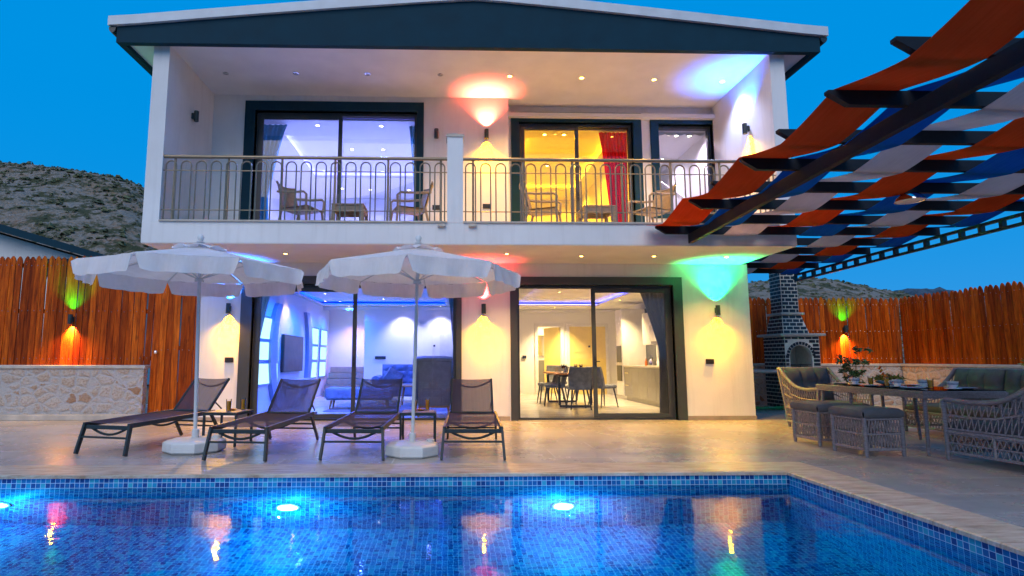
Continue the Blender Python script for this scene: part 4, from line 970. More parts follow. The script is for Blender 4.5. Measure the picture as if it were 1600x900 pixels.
# ------------------------------------------------------------------ parasols
def make_umbrella(name_label, lean):
    t = thing('parasol', name_label, 'parasol', (0, 0, 0), 0, 'white garden parasols')
    lx, ly = lean
    m = MB()
    oc = [(0.31 * math.cos(R(22.5 + 45 * k)) * 1.04, 0.31 * math.sin(R(22.5 + 45 * k)) * 1.04) for k in range(8)]
    def sc_(f): return [(x * f, y * f) for x, y in oc]
    vs = []; lv = [(0.93, 0.0), (1.0, 0.02), (1.0, 0.065), (0.985, 0.07), (1.0, 0.075), (0.99, 0.115), (0.86, 0.135), (0.3, 0.15)]
    for f, z in lv: vs += [(x, y, z) for x, y in sc_(f)]
    fs = [tuple(range(7, -1, -1))]
    for i in range(len(lv) - 1):
        for k in range(8): fs.append((i * 8 + k, i * 8 + (k + 1) % 8, i * 8 + 8 + (k + 1) % 8, i * 8 + 8 + k))
    fs.append(tuple(range((len(lv) - 1) * 8, len(lv) * 8))); m.add(vs, fs)
    bs = m.build('base', 'white_plastic', t, bevel=0.006)
    m = MB(); m.lathe([(0.045, 0.12), (0.045, 0.165), (0.03, 0.17)], (0.21, 0.06, 0), 16); m.build('filler_cap', 'white_plastic', bs, smooth=True)
    m = MB(); m.lathe([(0.038, 0.13), (0.038, 0.24), (0.026, 0.25)], n=16); m.build('pole_socket', 'white_plastic', bs, smooth=True)
    H = 2.43
    def P(x, y, z): return (x + lx * z, y + ly * z, z)
    MB().tube([P(0, 0, 0.14), P(0, 0, H)], 0.021, 14).build('pole', 'white_plastic', t, smooth=True)
    e0, Rr, ze, za = 0, 1.18, 2.12, H + 0.0
    off = R(-94)
    cen = P(0, 0, H)
    def prof(r): return za - (za - ze) * (r ** 0.93)
    def edge(k, r):   # point on rib k at radius fraction r
        a = off + k * math.pi / 4; return Vector((cen[0] + Rr * r * math.cos(a), cen[1] + Rr * r * math.sin(a), prof(r) - (cen[0] * 0)))
    m = MB(); nr, nu = 12, 8
    for k in range(8):
        def fn(u, v, k=k):
            r = 0.10 + 0.90 * v; a = edge(k, r); b = edge(k + 1, r); p = a.lerp(b, u); sg = math.sin(math.pi * u)
            return (p.x, p.y, p.z - 0.020 * sg * v * (1.4 - v) + 0.004 * math.sin(u * 25 + k) * v)
        m.grid(fn, nu, nr)
    # valance flaps with rounded corners
    for k in range(8):
        a = edge(k, 1.0); b = edge(k + 1, 1.0); nrm = ((a + b) / 2 - Vector(cen)); nrm.z = 0; nrm.normalize()
        def fn(u, v, a=a, b=b, nrm=nrm, k=k):
            p = a.lerp(b, u); q = min(u, 1 - u) / 0.09; d = 0.185 * (1 if q > 1 else math.sqrt(max(0, 1 - (1 - q) ** 2)) * 0.80 + 0.20)
            top = p.z - 0.020 * math.sin(math.pi * u) * 0.4 + 0.004 * math.sin(u * 25 + k)
            w_ = 0.012 * math.sin(u * 19 + k * 2) * v + 0.02 * v
            return (p.x + nrm.x * w_ * 1.6, p.y + nrm.y * w_ * 1.6, top - d * v)
        m.grid(fn, 20, 5)
    can = m.build('canopy', 'canopy', t, smooth=True, recalc=False)
    m = MB()
    for k in range(8):
        def fn(u, v, k=k):
            r = 0.02 + 0.24 * v; a = edge(k, r); b = edge(k + 1, r); p = a.lerp(b, u)
            return (p.x, p.y, p.z + 0.035 - 0.02 * v + 0.045 * math.sin(math.pi * u) * v * v)
        m.grid(fn, 6, 5)
    m.build('vent', 'canopy', can, smooth=True, recalc=False)
    for k in range(8):
        a = edge(k, 0.04); b = edge(k, 0.995); m = MB(); m.tube([a - Vector((0, 0, 0.03)), edge(k, 0.5) - Vector((0, 0, 0.025)), b - Vector((0, 0, 0.012))], 0.008, 6)
        rb = m.build('rib', 'white_plastic', t)
        c = edge(k, 0.46) - Vector((0, 0, 0.03)); h = Vector(P(0, 0, H - 0.42)); m = MB(); m.tube([h, c], 0.006, 6); m.build('strut', 'white_plastic', rb)
    m = MB(); m.lathe([(0.05, -0.03), (0.05, 0.0), (0.03, 0.01)], P(0, 0, H - 0.42), 14); m.build('hub', 'white_plastic', t); m = MB(); m.lathe([(0.05, -0.05), (0.05, -0.02)], P(0, 0, H), 14); m.build('hub', 'white_plastic', t)
    c = P(0, 0, H); m = MB(); m.lathe([(0.035, 0.03), (0.045, 0.045), (0.02, 0.055), (0.034, 0.08), (0.038, 0.105), (0.026, 0.13), (0, 0.14)], c, 16); m.build('finial', 'white_plastic', t, smooth=True)
    return t
u1 = make_umbrella('white scalloped parasol on the left, in front of the picket fence', (-0.024, -0.005)); u1.location = (-3.05, 7.19, 0.004)
u1.scale = (1.09, 1.09, 1.03)
u2 = make_umbrella('white scalloped parasol on the right, overlapping the villa doors', (0.010, -0.012)); u2.location = (-0.42, 6.83, 0.004); u2.rotation_euler = (0, R(0.6), R(2))
MB().box(-0.035, 0.035, -0.002, 0.002, -0.09, 0.0).xf(Matrix.Translation((-0.48, -0.62, 2.10)) @ Matrix.Rotation(R(25), 4, 'Y')).build('tag', 'orange_wood', u2)

# ------------------------------------------------------------------ side tables with drinks
def make_sidetable():
    t = thing('side_table', 'x', 'side table', (0, 0, 0), 0, 'low side tables between the loungers')
    m = MB(); a = 0.225
    m.box(-a, a, -a, -a + 0.025, 0.385, 0.42); m.box(-a, a, a - 0.025, a, 0.385, 0.42); m.box(-a, -a + 0.025, -a + 0.025, a - 0.025, 0.385, 0.42); m.box(a - 0.025, a, -a + 0.025, a - 0.025, 0.385, 0.42)
    m.build('frame', 'darkmetal', t)
    m = MB()
    for k in range(6): y = -a + 0.027 + k * 0.0663; m.box(-a + 0.027, a - 0.027, y, y + 0.062, 0.405, 0.424)
    m.build('table_top', 'tabletop', t)
    for sx in (-1, 1):
        for sy in (-1, 1): MB().box(sx * (a - 0.0125) - 0.0125, sx * (a - 0.0125) + 0.0125, sy * (a - 0.0125) - 0.0125, sy * (a - 0.0125) + 0.0125, 0, 0.384).build('leg', 'darkmetal', t)
    return t
st = make_sidetable(); st.location = (-0.39, 7.62, 0.004); st['label'] = 'low dark slatted side table behind the right parasol pole'
st2 = dup(st, (-2.86, 7.72, 0.004), R(-8), 'low dark slatted side table behind the left parasol pole')
def make_tumbler(h=0.125, r=0.031):
    t = thing('juice_glass', 'x', 'glass', (0, 0, 0), 0, 'glasses of orange juice')
    m = MB(); m.lathe([(r * 0.8, 0), (r, h), (r - 0.002, h), (r * 0.8 - 0.002, 0.006)], n=16); m.build('tumbler', 'orange_glass', t, smooth=True)
    m = MB(); m.lathe([(r * 0.8 - 0.0025, 0.007), (r - 0.0045, h * 0.84)], n=16); m.build('juice', 'juice', t, smooth=True); return t
jg = make_tumbler(0.155, 0.034); jg.location = (-0.44, 7.56, 0.430); jg['label'] = 'glass of orange juice on the right side table, nearer the parasol pole'
dup(jg, (-0.28, 7.72, 0.430), label='glass of orange juice on the right side table, on its right')
dup(jg, (-2.83, 7.62, 0.430), label='glass of orange juice on the left side table, nearer the pool')
dup(jg, (-2.73, 7.86, 0.430), label='glass of orange juice on the left side table, nearer the villa')
def make_dish(nm, lab, r=0.07):
    t = thing(nm, lab, 'dish'); m = MB(); m.lathe([(r * 0.5, 0), (r, 0.018), (r * 0.96, 0.02), (r * 0.45, 0.006)], n=18); m.build('bowl', 'orange_wood', t, smooth=True)
    m = MB(); rnd = random.Random(2)
    for k in range(9): a = rnd.random() * 6.28; q = rnd.random() * r * 0.5; m.lathe([(0, -0.008), (0.009, 0), (0, 0.008)], (q * math.cos(a), q * math.sin(a), 0.016), 7)
    m.build('nuts', 'fruit', t); return t
d1 = make_dish('snack_dish', 'small amber dish of nuts beside the glasses on the left side table'); d1.location = (-2.84, 7.76, 0.430)
d2 = dup(d1, (-0.36, 7.66, 0.430), label='small amber dish of nuts beside the glasses on the right side table')

# ================================================================== WICKER SET
def wk(m, c00, c10, c11, c01, rows, nz, r=0.006, skip=None):
    c00, c10, c11, c01 = map(Vector, (c00, c10, c11, c01))
    def P(u, v): return (c00.lerp(c10, u)).lerp(c01.lerp(c11, u), v)
    nz = int(round(nz * 1.5)); r = r * 0.9
    for v in rows:
        m.tube([P(k / 10, v) for k in range(11)], r * 1.25, 5, caps=False)
        m.tube([P(k / 10, v + 0.022 * (1 if v < 0.5 else -1)) for k in range(11)], r * 1.1, 5, caps=False)
    for va, vb in zip(rows, rows[1:]):
        for k in range(nz):
            u0 = k / nz; u1 = (k + 0.5) / nz; u2 = (k + 1) / nz
            m.tube([P(u0, va), P(u1, vb)], r * 0.8, 4, caps=False); m.tube([P(u1, vb), P(u2, va)], r * 0.8, 4, caps=False)
    return m
def leg(m, x, y, z0=0.0, z1=0.4, r=0.024):
    m.tube([(x, y, z0), (x, y, z0 + 0.02), (x, y, z0 + 0.09), (x, y, z1)], [r * 0.75, r * 0.85, r * 1.05, r], 9)
def cushion(m, x0, x1, y0, y1, z0, z1, puff=0.02, n=8):
    def top(u, v): return puff * (1 - (2 * u - 1) ** 4) * (1 - (2 * v - 1) ** 4)
    c = 0.02
    m.grid(lambda u, v: (x0 + (x1 - x0) * u, y0 + (y1 - y0) * v, z1 - c * (max(0, abs(2 * u - 1) - 0.9) * 10) ** 2 * 0.6 - c * (max(0, abs(2 * v - 1) - 0.9) * 10) ** 2 * 0.6 + top(u, v)), n * 2, n * 2)
    m.grid(lambda u, v: (x0 + (x1 - x0) * u, y0 + (y1 - y0) * v, z0), 2, 2)
    for q in ('y0', 'y1', 'x0', 'x1'):
        def fn(u, v, q=q):
            bul = 0.012 * math.sin(math.pi * v)
            if q[0] == 'y': x = x0 + (x1 - x0) * u; y = (y0 - bul) if q == 'y0' else (y1 + bul); ed = (max(0, abs(2 * u - 1) - 0.9) * 10) ** 2
            else: y = y0 + (y1 - y0) * u; x = (x0 - bul) if q == 'x0' else (x1 + bul); ed = (max(0, abs(2 * u - 1) - 0.9) * 10) ** 2
            zt = z1 - c * 0.6 - c * 0.6 * ed
            return (x, y, z0 + (zt - z0) * v)
        m.grid(fn, n * 2, 4)
    return m
def make_ottoman():
    t = thing('wicker_ottoman', 'x', 'stool', (0, 0, 0), 0, 'wicker ottomans with grey cushions'); a = 0.235; H = 0.43
    for sx in (-1, 1):
        for sy in (-1, 1): m = MB(); leg(m, sx * a, sy * a, 0, H); m.build('leg', 'wickerpost', t, smooth=True)
    m = MB(); rows = [0.0, 0.33, 0.66, 1.0]
    C = [(-a, -a), (a, -a), (a, a), (-a, a)]
    for i in range(4):
        p, q = C[i], C[(i + 1) % 4]; wk(m, (*p, 0.085), (*q, 0.085), (*q, H - 0.01), (*p, H - 0.01), [0, 0.5, 1.0], 8, 0.007)
    for i in range(4):
        p, q = C[i], C[(i + 1) % 4]
        m.tube([(*p, H - 0.015), (*q, H - 0.015)], 0.014, 6); m.tube([(*p, 0.075), (*q, 0.075)], 0.011, 6)
    m.build('woven_sides', 'wicker', t)
    MB().box(-a + 0.01, a - 0.01, -a + 0.01, a - 0.01, H - 0.012, H + 0.004).build('seat_panel', 'wickerpost', t)
    m = cushion(MB(), -a - 0.02, a + 0.02, -a - 0.02, a + 0.02, H + 0.004, H + 0.10, 0.012); m.build('cushion', 'cushion', t, smooth=True)
    return t
ot = make_ottoman(); ot.location = (4.90, 6.78, 0.003); ot.rotation_euler = (0, 0, R(6)); ot['label'] = 'square wicker ottoman with grey cushion, nearer the pool, beside the table'
dup(ot, (4.89, 7.56, 0.003), R(4), 'square wicker ottoman with grey cushion, partly hidden behind the nearer ottoman')

def make_wicker_chair(W, D, SH, AH, BHt, nc, label, cat, name, group, lean=0.12, pillow=False):
    """faces -Y; origin centre front-bottom; W width, D depth"""
    t = thing(name, label, cat, (0, 0, 0), 0, group); h = W / 2
    for s in (-1, 1):
        m = MB(); leg(m, s * h, 0.0, 0, AH - 0.04, 0.024); m.build('leg', 'wickerpost', t, smooth=True)
        m = MB(); m.tube([(s * (h - 0.02), D - 0.05, 0), (s * (h - 0.02), D - 0.04, 0.10), (s * h, D - 0.02, SH), (s * h, D + lean, BHt)], [0.02, 0.026, 0.024, 0.024], 9); m.build('leg', 'wickerpost', t, smooth=True)
        # arm rail sweeping up into the back
        pts = [(s * h, -0.012, AH - 0.10), (s * h, -0.008, AH - 0.03), (s * h, 0.03, AH)] + [(s * h, 0.05 + (D + lean - 0.10) * k / 12, AH + 0.0 + (BHt - AH) * (max(0, (k / 12 - 0.45) / 0.55) ** 1.7) - 0.02 * math.sin(math.pi * min(1, k / 6))) for k in range(1, 13)] + [(s * h, D + lean, BHt - 0.005)]
        m = MB(); m.tube(pts, 0.027, 9); m.build('armrest', 'wickerpost', t, smooth=True)
        m = MB()
        wk(m, (s * h, 0, 0.10), (s * h, D - 0.04, 0.10), (s * h, D - 0.02, SH - 0.05), (s * h, 0, SH - 0.05), [0, 0.5, 1.0], 10 if D > 0.7 else 8, 0.0065)
        # upper panel follows arm in three slices
        seg = 4
        for k in range(seg):
            ua, ub = k / seg, (k + 1) / seg
            def topz(u): kk = u * 12; return AH - 0.02 + (BHt - AH) * (max(0, (kk / 12 - 0.45) / 0.55) ** 1.7) - 0.02 * math.sin(math.pi * min(1, kk / 6))
            wk(m, (s * h, (D - 0.02) * ua, SH), (s * h, (D - 0.02) * ub, SH), (s * h, (D + lean * 0.9) * ub, topz(ub)), (s * h, (D + lean * 0.9) * ua, topz(ua)), [0, 0.5, 1.0] if k < 3 else [0, 0.33, 0.66, 1.0], 3, 0.0065)
        m.tube([(s * h, 0, SH - 0.03), (s * h, D, SH - 0.03)], 0.018, 6); m.tube([(s * h, 0, 0.09), (s * h, D - 0.03, 0.09)], 0.012, 6)
        m.tube([(s * h, D * 0.5, 0.09), (s * h, D * 0.5, SH - 0.03)], 0.014, 6)
        m.build('woven_side', 'wicker', t)
    m = MB(); nzf = max(8, int(W / 0.075))
    wk(m, (-h, 0, 0.10), (h, 0, 0.10), (h, 0, SH - 0.05), (-h, 0, SH - 0.05), [0, 0.5, 1.0], nzf, 0.0065)
    m.tube([(-h, 0, SH - 0.03), (h, 0, SH - 0.03)], 0.020, 6); m.tube([(-h, 0, 0.09), (h, 0, 0.09)], 0.013, 6); m.build('woven_front', 'wicker', t)
    m = MB()
    wk(m, (-h, D - 0.04, 0.10), (h, D - 0.04, 0.10), (h, D - 0.02, SH - 0.05), (-h, D - 0.02, SH - 0.05), [0, 0.5, 1.0], nzf, 0.0065)
    wk(m, (-h, D, SH), (h, D, SH), (h, D + lean, BHt - 0.02), (-h, D + lean, BHt - 0.02), [0, 0.25, 0.5, 0.75, 1.0], nzf, 0.0065)
    m.tube([(-h, D + lean, BHt), (h, D + lean, BHt)], 0.027, 9); m.tube([(-h, D - 0.01, SH - 0.03), (h, D - 0.01, SH - 0.03)], 0.018, 6); m.build('woven_back', 'wicker', t)
    MB().box(-h + 0.02, h - 0.02, 0.01, D - 0.02, SH - 0.03, SH - 0.006).build('seat_panel', 'wickerpost', t)
    # seat cushions and tufted back cushions
    cw_ = (W - 0.08) / nc
    for k in range(nc):
        xa = -h + 0.04 + k * cw_
        cushion(MB(), xa + 0.006, xa + cw_ - 0.006, -0.01, D - 0.14, SH - 0.004, SH + 0.085, 0.012).build('seat_cushion', 'cushion', t, smooth=True)
        BHh = BHt - SH - 0.09
        def bc(u, v, xa=xa):
            x = xa + 0.012 + (cw_ - 0.024) * u
            tu = 0.0
            e = (1 - (2 * u - 1) ** 6) * (1 - (2 * v - 1) ** 6)
            q = min(1, abs(math.sin(math.pi * u * 3)) * 1.6) ** 0.5
            r_ = 1 - 0.5 * math.exp(-((v - 0.52) / 0.10) ** 2)
            th = 0.05 + 0.085 * e * (0.45 + 0.55 * q) * r_
            y = D - 0.03 + lean * v - th; return (x, y, SH + 0.085 + (BHh + 0.02) * v)
        m = MB(); m.grid(bc, 24, 18); m.grid(lambda u, v, xa=xa: (xa + 0.012 + (cw_ - 0.024) * u, D - 0.028 + lean * v, SH + 0.085 + (BHh + 0.02) * v), 2, 2)
        for u in (0, 1): m.grid(lambda a, v, u=u, xa=xa: (xa + 0.012 + (cw_ - 0.024) * u, D - 0.028 + lean * v - 0.05 * a, SH + 0.085 + (BHh + 0.02) * v), 1, 18)
        m.grid(lambda u, a, xa=xa: (xa + 0.012 + (cw_ - 0.024) * u, D - 0.028 + lean - 0.05 * a, SH + 0.085 + BHh + 0.02), 24, 1)
        m.build('back_cushion', 'cushion', t, smooth=True)
    if pillow: pass
    return t
a1 = make_wicker_chair(0.86, 0.80, 0.34, 0.64, 0.93, 1, 'wicker armchair with charcoal cushion at the far end of the dining table', 'armchair', 'wicker_armchair', 'wicker armchairs')
a1.location = (6.0, 8.70, 0.003); a1.rotation_euler = (0, 0, R(4))
a2 = make_wicker_chair(0.92, 1.0, 0.34, 0.66, 1.05, 1, 'large wicker armchair in the right foreground, seen from behind its left side', 'armchair', 'wicker_armchair', 'wicker armchairs', lean=0.16)
a2.location = (5.90, 6.36, 0.003); a2.rotation_euler = (0, 0, R(176.5 + 10))
sf = make_wicker_chair(2.5, 0.78, 0.34, 0.60, 0.93, 3, 'long wicker sofa with tufted charcoal cushions behind the dining table', 'sofa', 'wicker_sofa', None)
sf.location = (6.98, 7.55, 0.003); sf.rotation_euler = (0, 0, R(-90))

# dining table
TB = thing('dining_table', 'long wicker dining table with glass top and slim splayed legs', 'table', (5.95, 7.55, 0.003))
hx, hy = 0.50, 0.97
m = MB(); m.box(-hx, hx, -hy, hy, 0.640, 0.725, 0.012); m.build('table_frame', 'wickerpost', TB)
m = MB()
for k in range(5):
    z = 0.648 + k * 0.0165
    m.tube([(-hx - 0.003, -hy - 0.003, z), (hx + 0.003, -hy - 0.003, z), (hx + 0.003, hy + 0.003, z), (-hx - 0.003, hy + 0.003, z)], 0.006, 5, closed=True)
m.build('woven_edge', 'wicker', TB)
MB().box(-hx + 0.01, hx - 0.01, -hy + 0.01, hy - 0.01, 0.728, 0.734).build('glass_top', 'glass', TB)
for sx, sy in ((-1, -1), (1, -1), (-1, 0.35), (1, 0.35), (-1, 1), (1, 1)):
    m = MB(); m.tube([(sx * (hx - 0.06), sy * (hy - 0.06), 0.665), (sx * (hx - 0.04), sy * (hy - 0.04), 0.3), (sx * (hx - 0.01), sy * (hy - 0.01), 0.0)], [0.024, 0.022, 0.019], 9); m.build('leg', 'wickerpost', TB, smooth=True)
TZ = 0.003 + 0.7345
# tableware
def make_plate():
    t = thing('dinner_plate', 'x', 'plate', (0, 0, 0), 0, 'white plates on the dining table')
    m = MB(); m.lathe([(0.07, 0), (0.125, 0.016), (0.128, 0.018), (0.122, 0.019), (0.072, 0.006), (0, 0.005)], n=28); m.build('dish', 'china', t, smooth=True)
    m = MB(); m.lathe([(0.095, 0.0130), (0.112, 0.0175)], n=28); m.build('printed_rim', 'blue_print', t); return t
def make_cup():
    t = thing('tea_cup', 'x', 'cup', (0, 0, 0), 0, 'white patterned cups and saucers'); t.scale = (1.15, 1.15, 1.15)
    m = MB(); m.lathe([(0.026, 0.012), (0.03, 0.02), (0.045, 0.05), (0.05, 0.082), (0.052, 0.085), (0.048, 0.085), (0.043, 0.052), (0.028, 0.022), (0, 0.02)], n=20); c = m.build('bowl', 'china', t, smooth=True)
    m = MB(); m.lathe([(0.0405, 0.041), (0.0475, 0.058), (0.0490, 0.064)], n=20); m.build('printed_band', 'blue_print', c, smooth=True)
    m = MB(); m.tube([(0.047, 0, 0.07), (0.068, 0, 0.074), (0.076, 0, 0.058), (0.066, 0, 0.038), (0.042, 0, 0.034)], 0.0045, 6); m.build('handle', 'china', t, smooth=True)
    m = MB(); m.lathe([(0.035, 0), (0.075, 0.012), (0.073, 0.015), (0.034, 0.006), (0, 0.006)], n=20); m.build('saucer', 'china', t, smooth=True); return t
pls = [(5.62, 6.93, 'white plate at the near left corner of the dining table'), (6.2, 6.86, 'white plate at the near right corner of the dining table'), (5.60, 7.6, 'white plate halfway along the pool side of the dining table'), (6.25, 7.6, 'white plate halfway along the sofa side of the dining table'), (5.66, 8.28, 'white plate at the far left corner of the dining table')]
p0 = make_plate()
for i, (x, y, l) in enumerate(pls):
    if i == 0: p0.location = (x, y, TZ); p0['label'] = l
    else: dup(p0, (x, y, TZ), label=l)
cps = [(5.96, 6.75, 0.5, 'patterned cup and saucer nearest the pool corner of the table, standing alone'), (5.74, 7.32, 2.6, 'patterned cup and saucer just left of the middle juice glass'), (6.02, 7.25, 0.3, 'patterned cup and saucer between two juice glasses, near the table middle'), (5.66, 7.98, 2.8, 'patterned cup and saucer at the far end of the table')]
c0 = make_cup()
for i, (x, y, a, l) in enumerate(cps):
    if i == 0: c0.location = (x, y, TZ); c0.rotation_euler = (0, 0, a); c0['label'] = l
    else: dup(c0, (x, y, TZ), a, l)
jgs = [(5.92, 7.02, 'glass of orange juice in the middle of the near half of the table'), (5.76, 7.52, 'glass of orange juice in front of the fruit arrangement'), (5.86, 7.95, 'glass of orange juice left of the fruit arrangement'), (5.72, 8.14, 'glass of orange juice at the far end of the table')]
j0 = make_tumbler(0.12, 0.034)
for i, (x, y, l) in enumerate(jgs):
    if i == 0: j0.location = (x, y, TZ); j0['label'] = l
    else: dup(j0, (x, y, TZ), label=l)
def leaves(m, c, n, spread, size, rnd, up=0.5):
    for k in range(n):
        d = Vector((rnd.gauss(0, 1), rnd.gauss(0, 1), rnd.gauss(0, 1) + up)).normalized(); p = Vector(c) + Vector((d.x * spread[0], d.y * spread[0], d.z * spread[1])) * rnd.uniform(0.3, 1)
        s = size * rnd.uniform(0.6, 1.3); ax = Vector((rnd.gauss(0, 1), rnd.gauss(0, 1), rnd.gauss(0, 0.6))).normalized(); bx = ax.cross(Vector((rnd.gauss(0, 1), rnd.gauss(0, 1), rnd.gauss(0, 1)))).normalized()
        m.add([p - ax * s, p + bx * s * 0.35, p + ax * s, p - bx * s * 0.35], [(0, 1, 2, 3)])
    return m
cp = thing('fruit_arrangement', 'centrepiece of orange fruit among yellow green leaves on the dining table', 'centrepiece', (6.12, 7.95, TZ)); rnd = random.Random(9)
m = MB(); m.lathe([(0.06, 0), (0.15, 0.03), (0.17, 0.06), (0.16, 0.06), (0.05, 0.01)], n=18); m.build('bowl', 'china', cp, smooth=True)
m = MB()
for k in range(11):
    a = rnd.random() * 6.28; q = rnd.random() * 0.11; r = rnd.uniform(0.028, 0.038); z = 0.07 + rnd.random() * 0.06
    m.lathe([(0, -r)] + [(r * math.cos(R(e)), r * math.sin(R(e))) for e in (-60, -30, 0, 30, 60)] + [(0, r)], (q * math.cos(a), q * math.sin(a), z), 10)
for k in range(5): m.lathe([(0, -0.02), (0.02, 0), (0, 0.02)], (-0.02 + rnd.uniform(-0.03, 0.03), 0.1 + rnd.uniform(-0.03, 0.03), 0.16 + k * 0.022), 8)
m.build('fruit', 'fruit', cp, smooth=True)
leaves(MB(), (0, 0, 0.08), 150, (0.19, 0.07), 0.042, rnd).build('leaves', 'leaf_yellow', cp, recalc=False)
# plants
def bush(name, label, loc, h, w_, n, size, mat='leaf', seed=1):
    t = thing(name, label, 'plant', loc); rnd = random.Random(seed); m = MB(); lv = MB()
    for k in range(9):
        a = rnd.random() * 6.28; q = rnd.uniform(0.2, 1) * w_; hh = h * rnd.uniform(0.65, 1.0); pts = [(0.02 * math.cos(a), 0.02 * math.sin(a), 0)]
        for j in range(1, 6): f = j / 5; pts.append((q * f ** 1.5 * math.cos(a) + rnd.uniform(-0.02, 0.02), q * f ** 1.5 * math.sin(a) + rnd.uniform(-0.02, 0.02), hh * f))
        m.tube(pts, [0.008, 0.007, 0.006, 0.005, 0.004, 0.002], 5)
        for j in range(2, 6): leaves(lv, pts[j], n // 36, (0.09, 0.07), size, rnd)
    m.build('stem', 'orange_wood', t); lv.build('foliage', mat, t, recalc=False); return t
bush('shrub', 'young leafy green shrub in front of the stone wall behind the armchair', (8.6, 12.2, 0.0), 1.35, 0.36, 1100, 0.05, seed=4)
bush('shrub', 'tips of a yellow green plant peeping over the wicker sofa', (9.9, 9.6, 0.0), 1.05, 0.2, 500, 0.05, 'leaf_yellow', 6)

# ================================================================== BALCONY FURNITURE
def make_resin_chair():
    t = thing('balcony_chair', 'x', 'chair', (0, 0, 0), 0, 'taupe resin chairs on the balcony')
    m = MB()
    m.grid(lambda u, v: ((u - 0.5) * 0.46, v * 0.44, 0.43 - 0.025 * math.sin(math.pi * u) - 0.01 * v), 6, 6)
    m.grid(lambda u, v: ((u - 0.5) * 0.46, v * 0.44, 0.405 - 0.025 * math.sin(math.pi * u) - 0.01 * v), 6, 6)
    m.tube([(-0.23, 0, 0.42), (0.23, 0, 0.42)], 0.018, 6); m.build('seat', 'taupe_plastic', t, smooth=True, recalc=False)
    m = MB()
    for o_ in (0, 0.02):
        m.grid(lambda u, v, o_=o_: ((u - 0.5) * (0.46 + 0.03 * v), 0.44 + 0.13 * v + 0.06 * (1 - (2 * u - 1) ** 2) + o_, 0.40 + 0.45 * v + 0.03 * v * (2 * u - 1) ** 2), 8, 8)
    m.tube([((u - 0.5) * 0.50, 0.58 + 0.06 * (1 - (2 * u - 1) ** 2), 0.85 + 0.03 * (2 * u - 1) ** 2) for u in [k / 8 for k in range(9)]], 0.018, 6)
    m.build('backrest', 'taupe_plastic', t, smooth=True, recalc=False)
    for s in (-1, 1):
        m = MB(); m.tube([(s * 0.25, -0.01, 0.40), (s * 0.27, -0.02, 0.60), (s * 0.275, 0.03, 0.645), (s * 0.27, 0.30, 0.66), (s * 0.255, 0.56, 0.70)], 0.02, 8); m.build('armrest', 'taupe_plastic', t, smooth=True)
        for a, b in (((s * 0.24, 0.0, 0.42), (s * 0.26, -0.04, 0)), ((s * 0.235, 0.46, 0.45), (s * 0.25, 0.56, 0))):
            MB().tube([a, b], [0.024, 0.017], 8).build('leg', 'taupe_plastic', t, smooth=True)
    return t
def make_resin_table():
    t = thing('balcony_table', 'x', 'table', (0, 0, 0), 0, 'taupe resin tables on the balcony'); a = 0.27
    MB().box(-a, a, -a, a, 0.43, 0.46, 0.01).build('table_top', 'taupe_plastic', t)
    m = MB(); m.box(-a + 0.02, a - 0.02, -a + 0.02, -a + 0.04, 0.35, 0.43); m.box(-a + 0.02, a - 0.02, a - 0.04, a - 0.02, 0.35, 0.43); m.box(-a + 0.02, -a + 0.04, -a + 0.04, a - 0.04, 0.35, 0.43); m.box(a - 0.04, a - 0.02, -a + 0.04, a - 0.04, 0.35, 0.43); m.build('apron', 'taupe_plastic', t)
    for sx in (-1, 1):
        for sy in (-1, 1): MB().bar((sx * (a - 0.035), sy * (a - 0.035), 0.43), (sx * (a - 0.015), sy * (a - 0.015), 0), 0.055, 0.055).build('leg', 'taupe_plastic', t)
    m = MB(); m.lathe([(0.03, 0.46), (0.055, 0.485), (0.05, 0.485), (0.02, 0.465)], n=12); m.build('ashtray', 'china', t); return t
BZ = SZ1 + 0.004
rc = make_resin_chair(); rc.location = (-2.28, 9.55, BZ); rc.rotation_euler = (0, 0, R(70)); rc['label'] = 'taupe resin balcony chair, farthest left, left of the first small table'
dup(rc, (-0.92, 9.55, BZ), R(-72), 'taupe resin balcony chair right of the left hand small table')
dup(rc, (1.85, 9.55, BZ), R(72), 'taupe resin balcony chair left of the table by the red curtain')
dup(rc, (3.25, 9.50, BZ), R(-68), 'taupe resin balcony chair, farthest right, below the blue lit window')
rt_ = make_resin_table(); rt_.location = (-1.68, 9.6, BZ); rt_['label'] = 'small taupe resin table on the left half of the balcony'
dup(rt_, (2.52, 9.6, BZ), 0, 'small taupe resin table on the right half of the balcony')

# ================================================================== CURTAINS
def curtain(label, mat, x0, x1, z0, z1, y, waist=None, folds=9, xb0=None, xb1=None, group='curtains inside the glass doors'):
    m = MB()
    def fn(u, v):
        if xb0 is None: a, b = x0, x1
        else:
            k = v if waist is None else (min(1, v / waist) if v < waist else 1.0)
            kk = k ** 0.8; a = x0 + (xb0 - x0) * kk; b = x1 + (xb1 - x1) * kk
            if waist is not None and v > waist: q = (v - waist) / (1 - waist); a -= 0.04 * q; b += 0.04 * q
        return (a + (b - a) * u, y + 0.035 * math.sin(u * folds * 2 * math.pi + v * 0.7) * (0.6 + 0.4 * v), z1 - (z1 - z0) * v)
    m.grid(fn, folds * 8, 22); o = m.build('curtain', mat, smooth=True, recalc=False); return tag(o, label, 'curtain', group)
curtain('red pleated curtain drawn to the right inside the upper door', 'red_curtain', 3.02, 3.60, SZ1 + 0.03, 5.66, 11.14, None, 7, 3.28, 3.56)
curtain('grey gathered curtain tied back inside the dining room door', 'grey_curtain', 3.55, 4.16, 0.03, 2.6, 10.9, 0.52, 6, 4.0, 4.16)
curtain('pale gathered curtain at the left edge of the living room door', 'pale_curtain', -3.72, -3.28, 0.03, 2.6, 10.9, 0.5, 5, -3.72, -3.56)
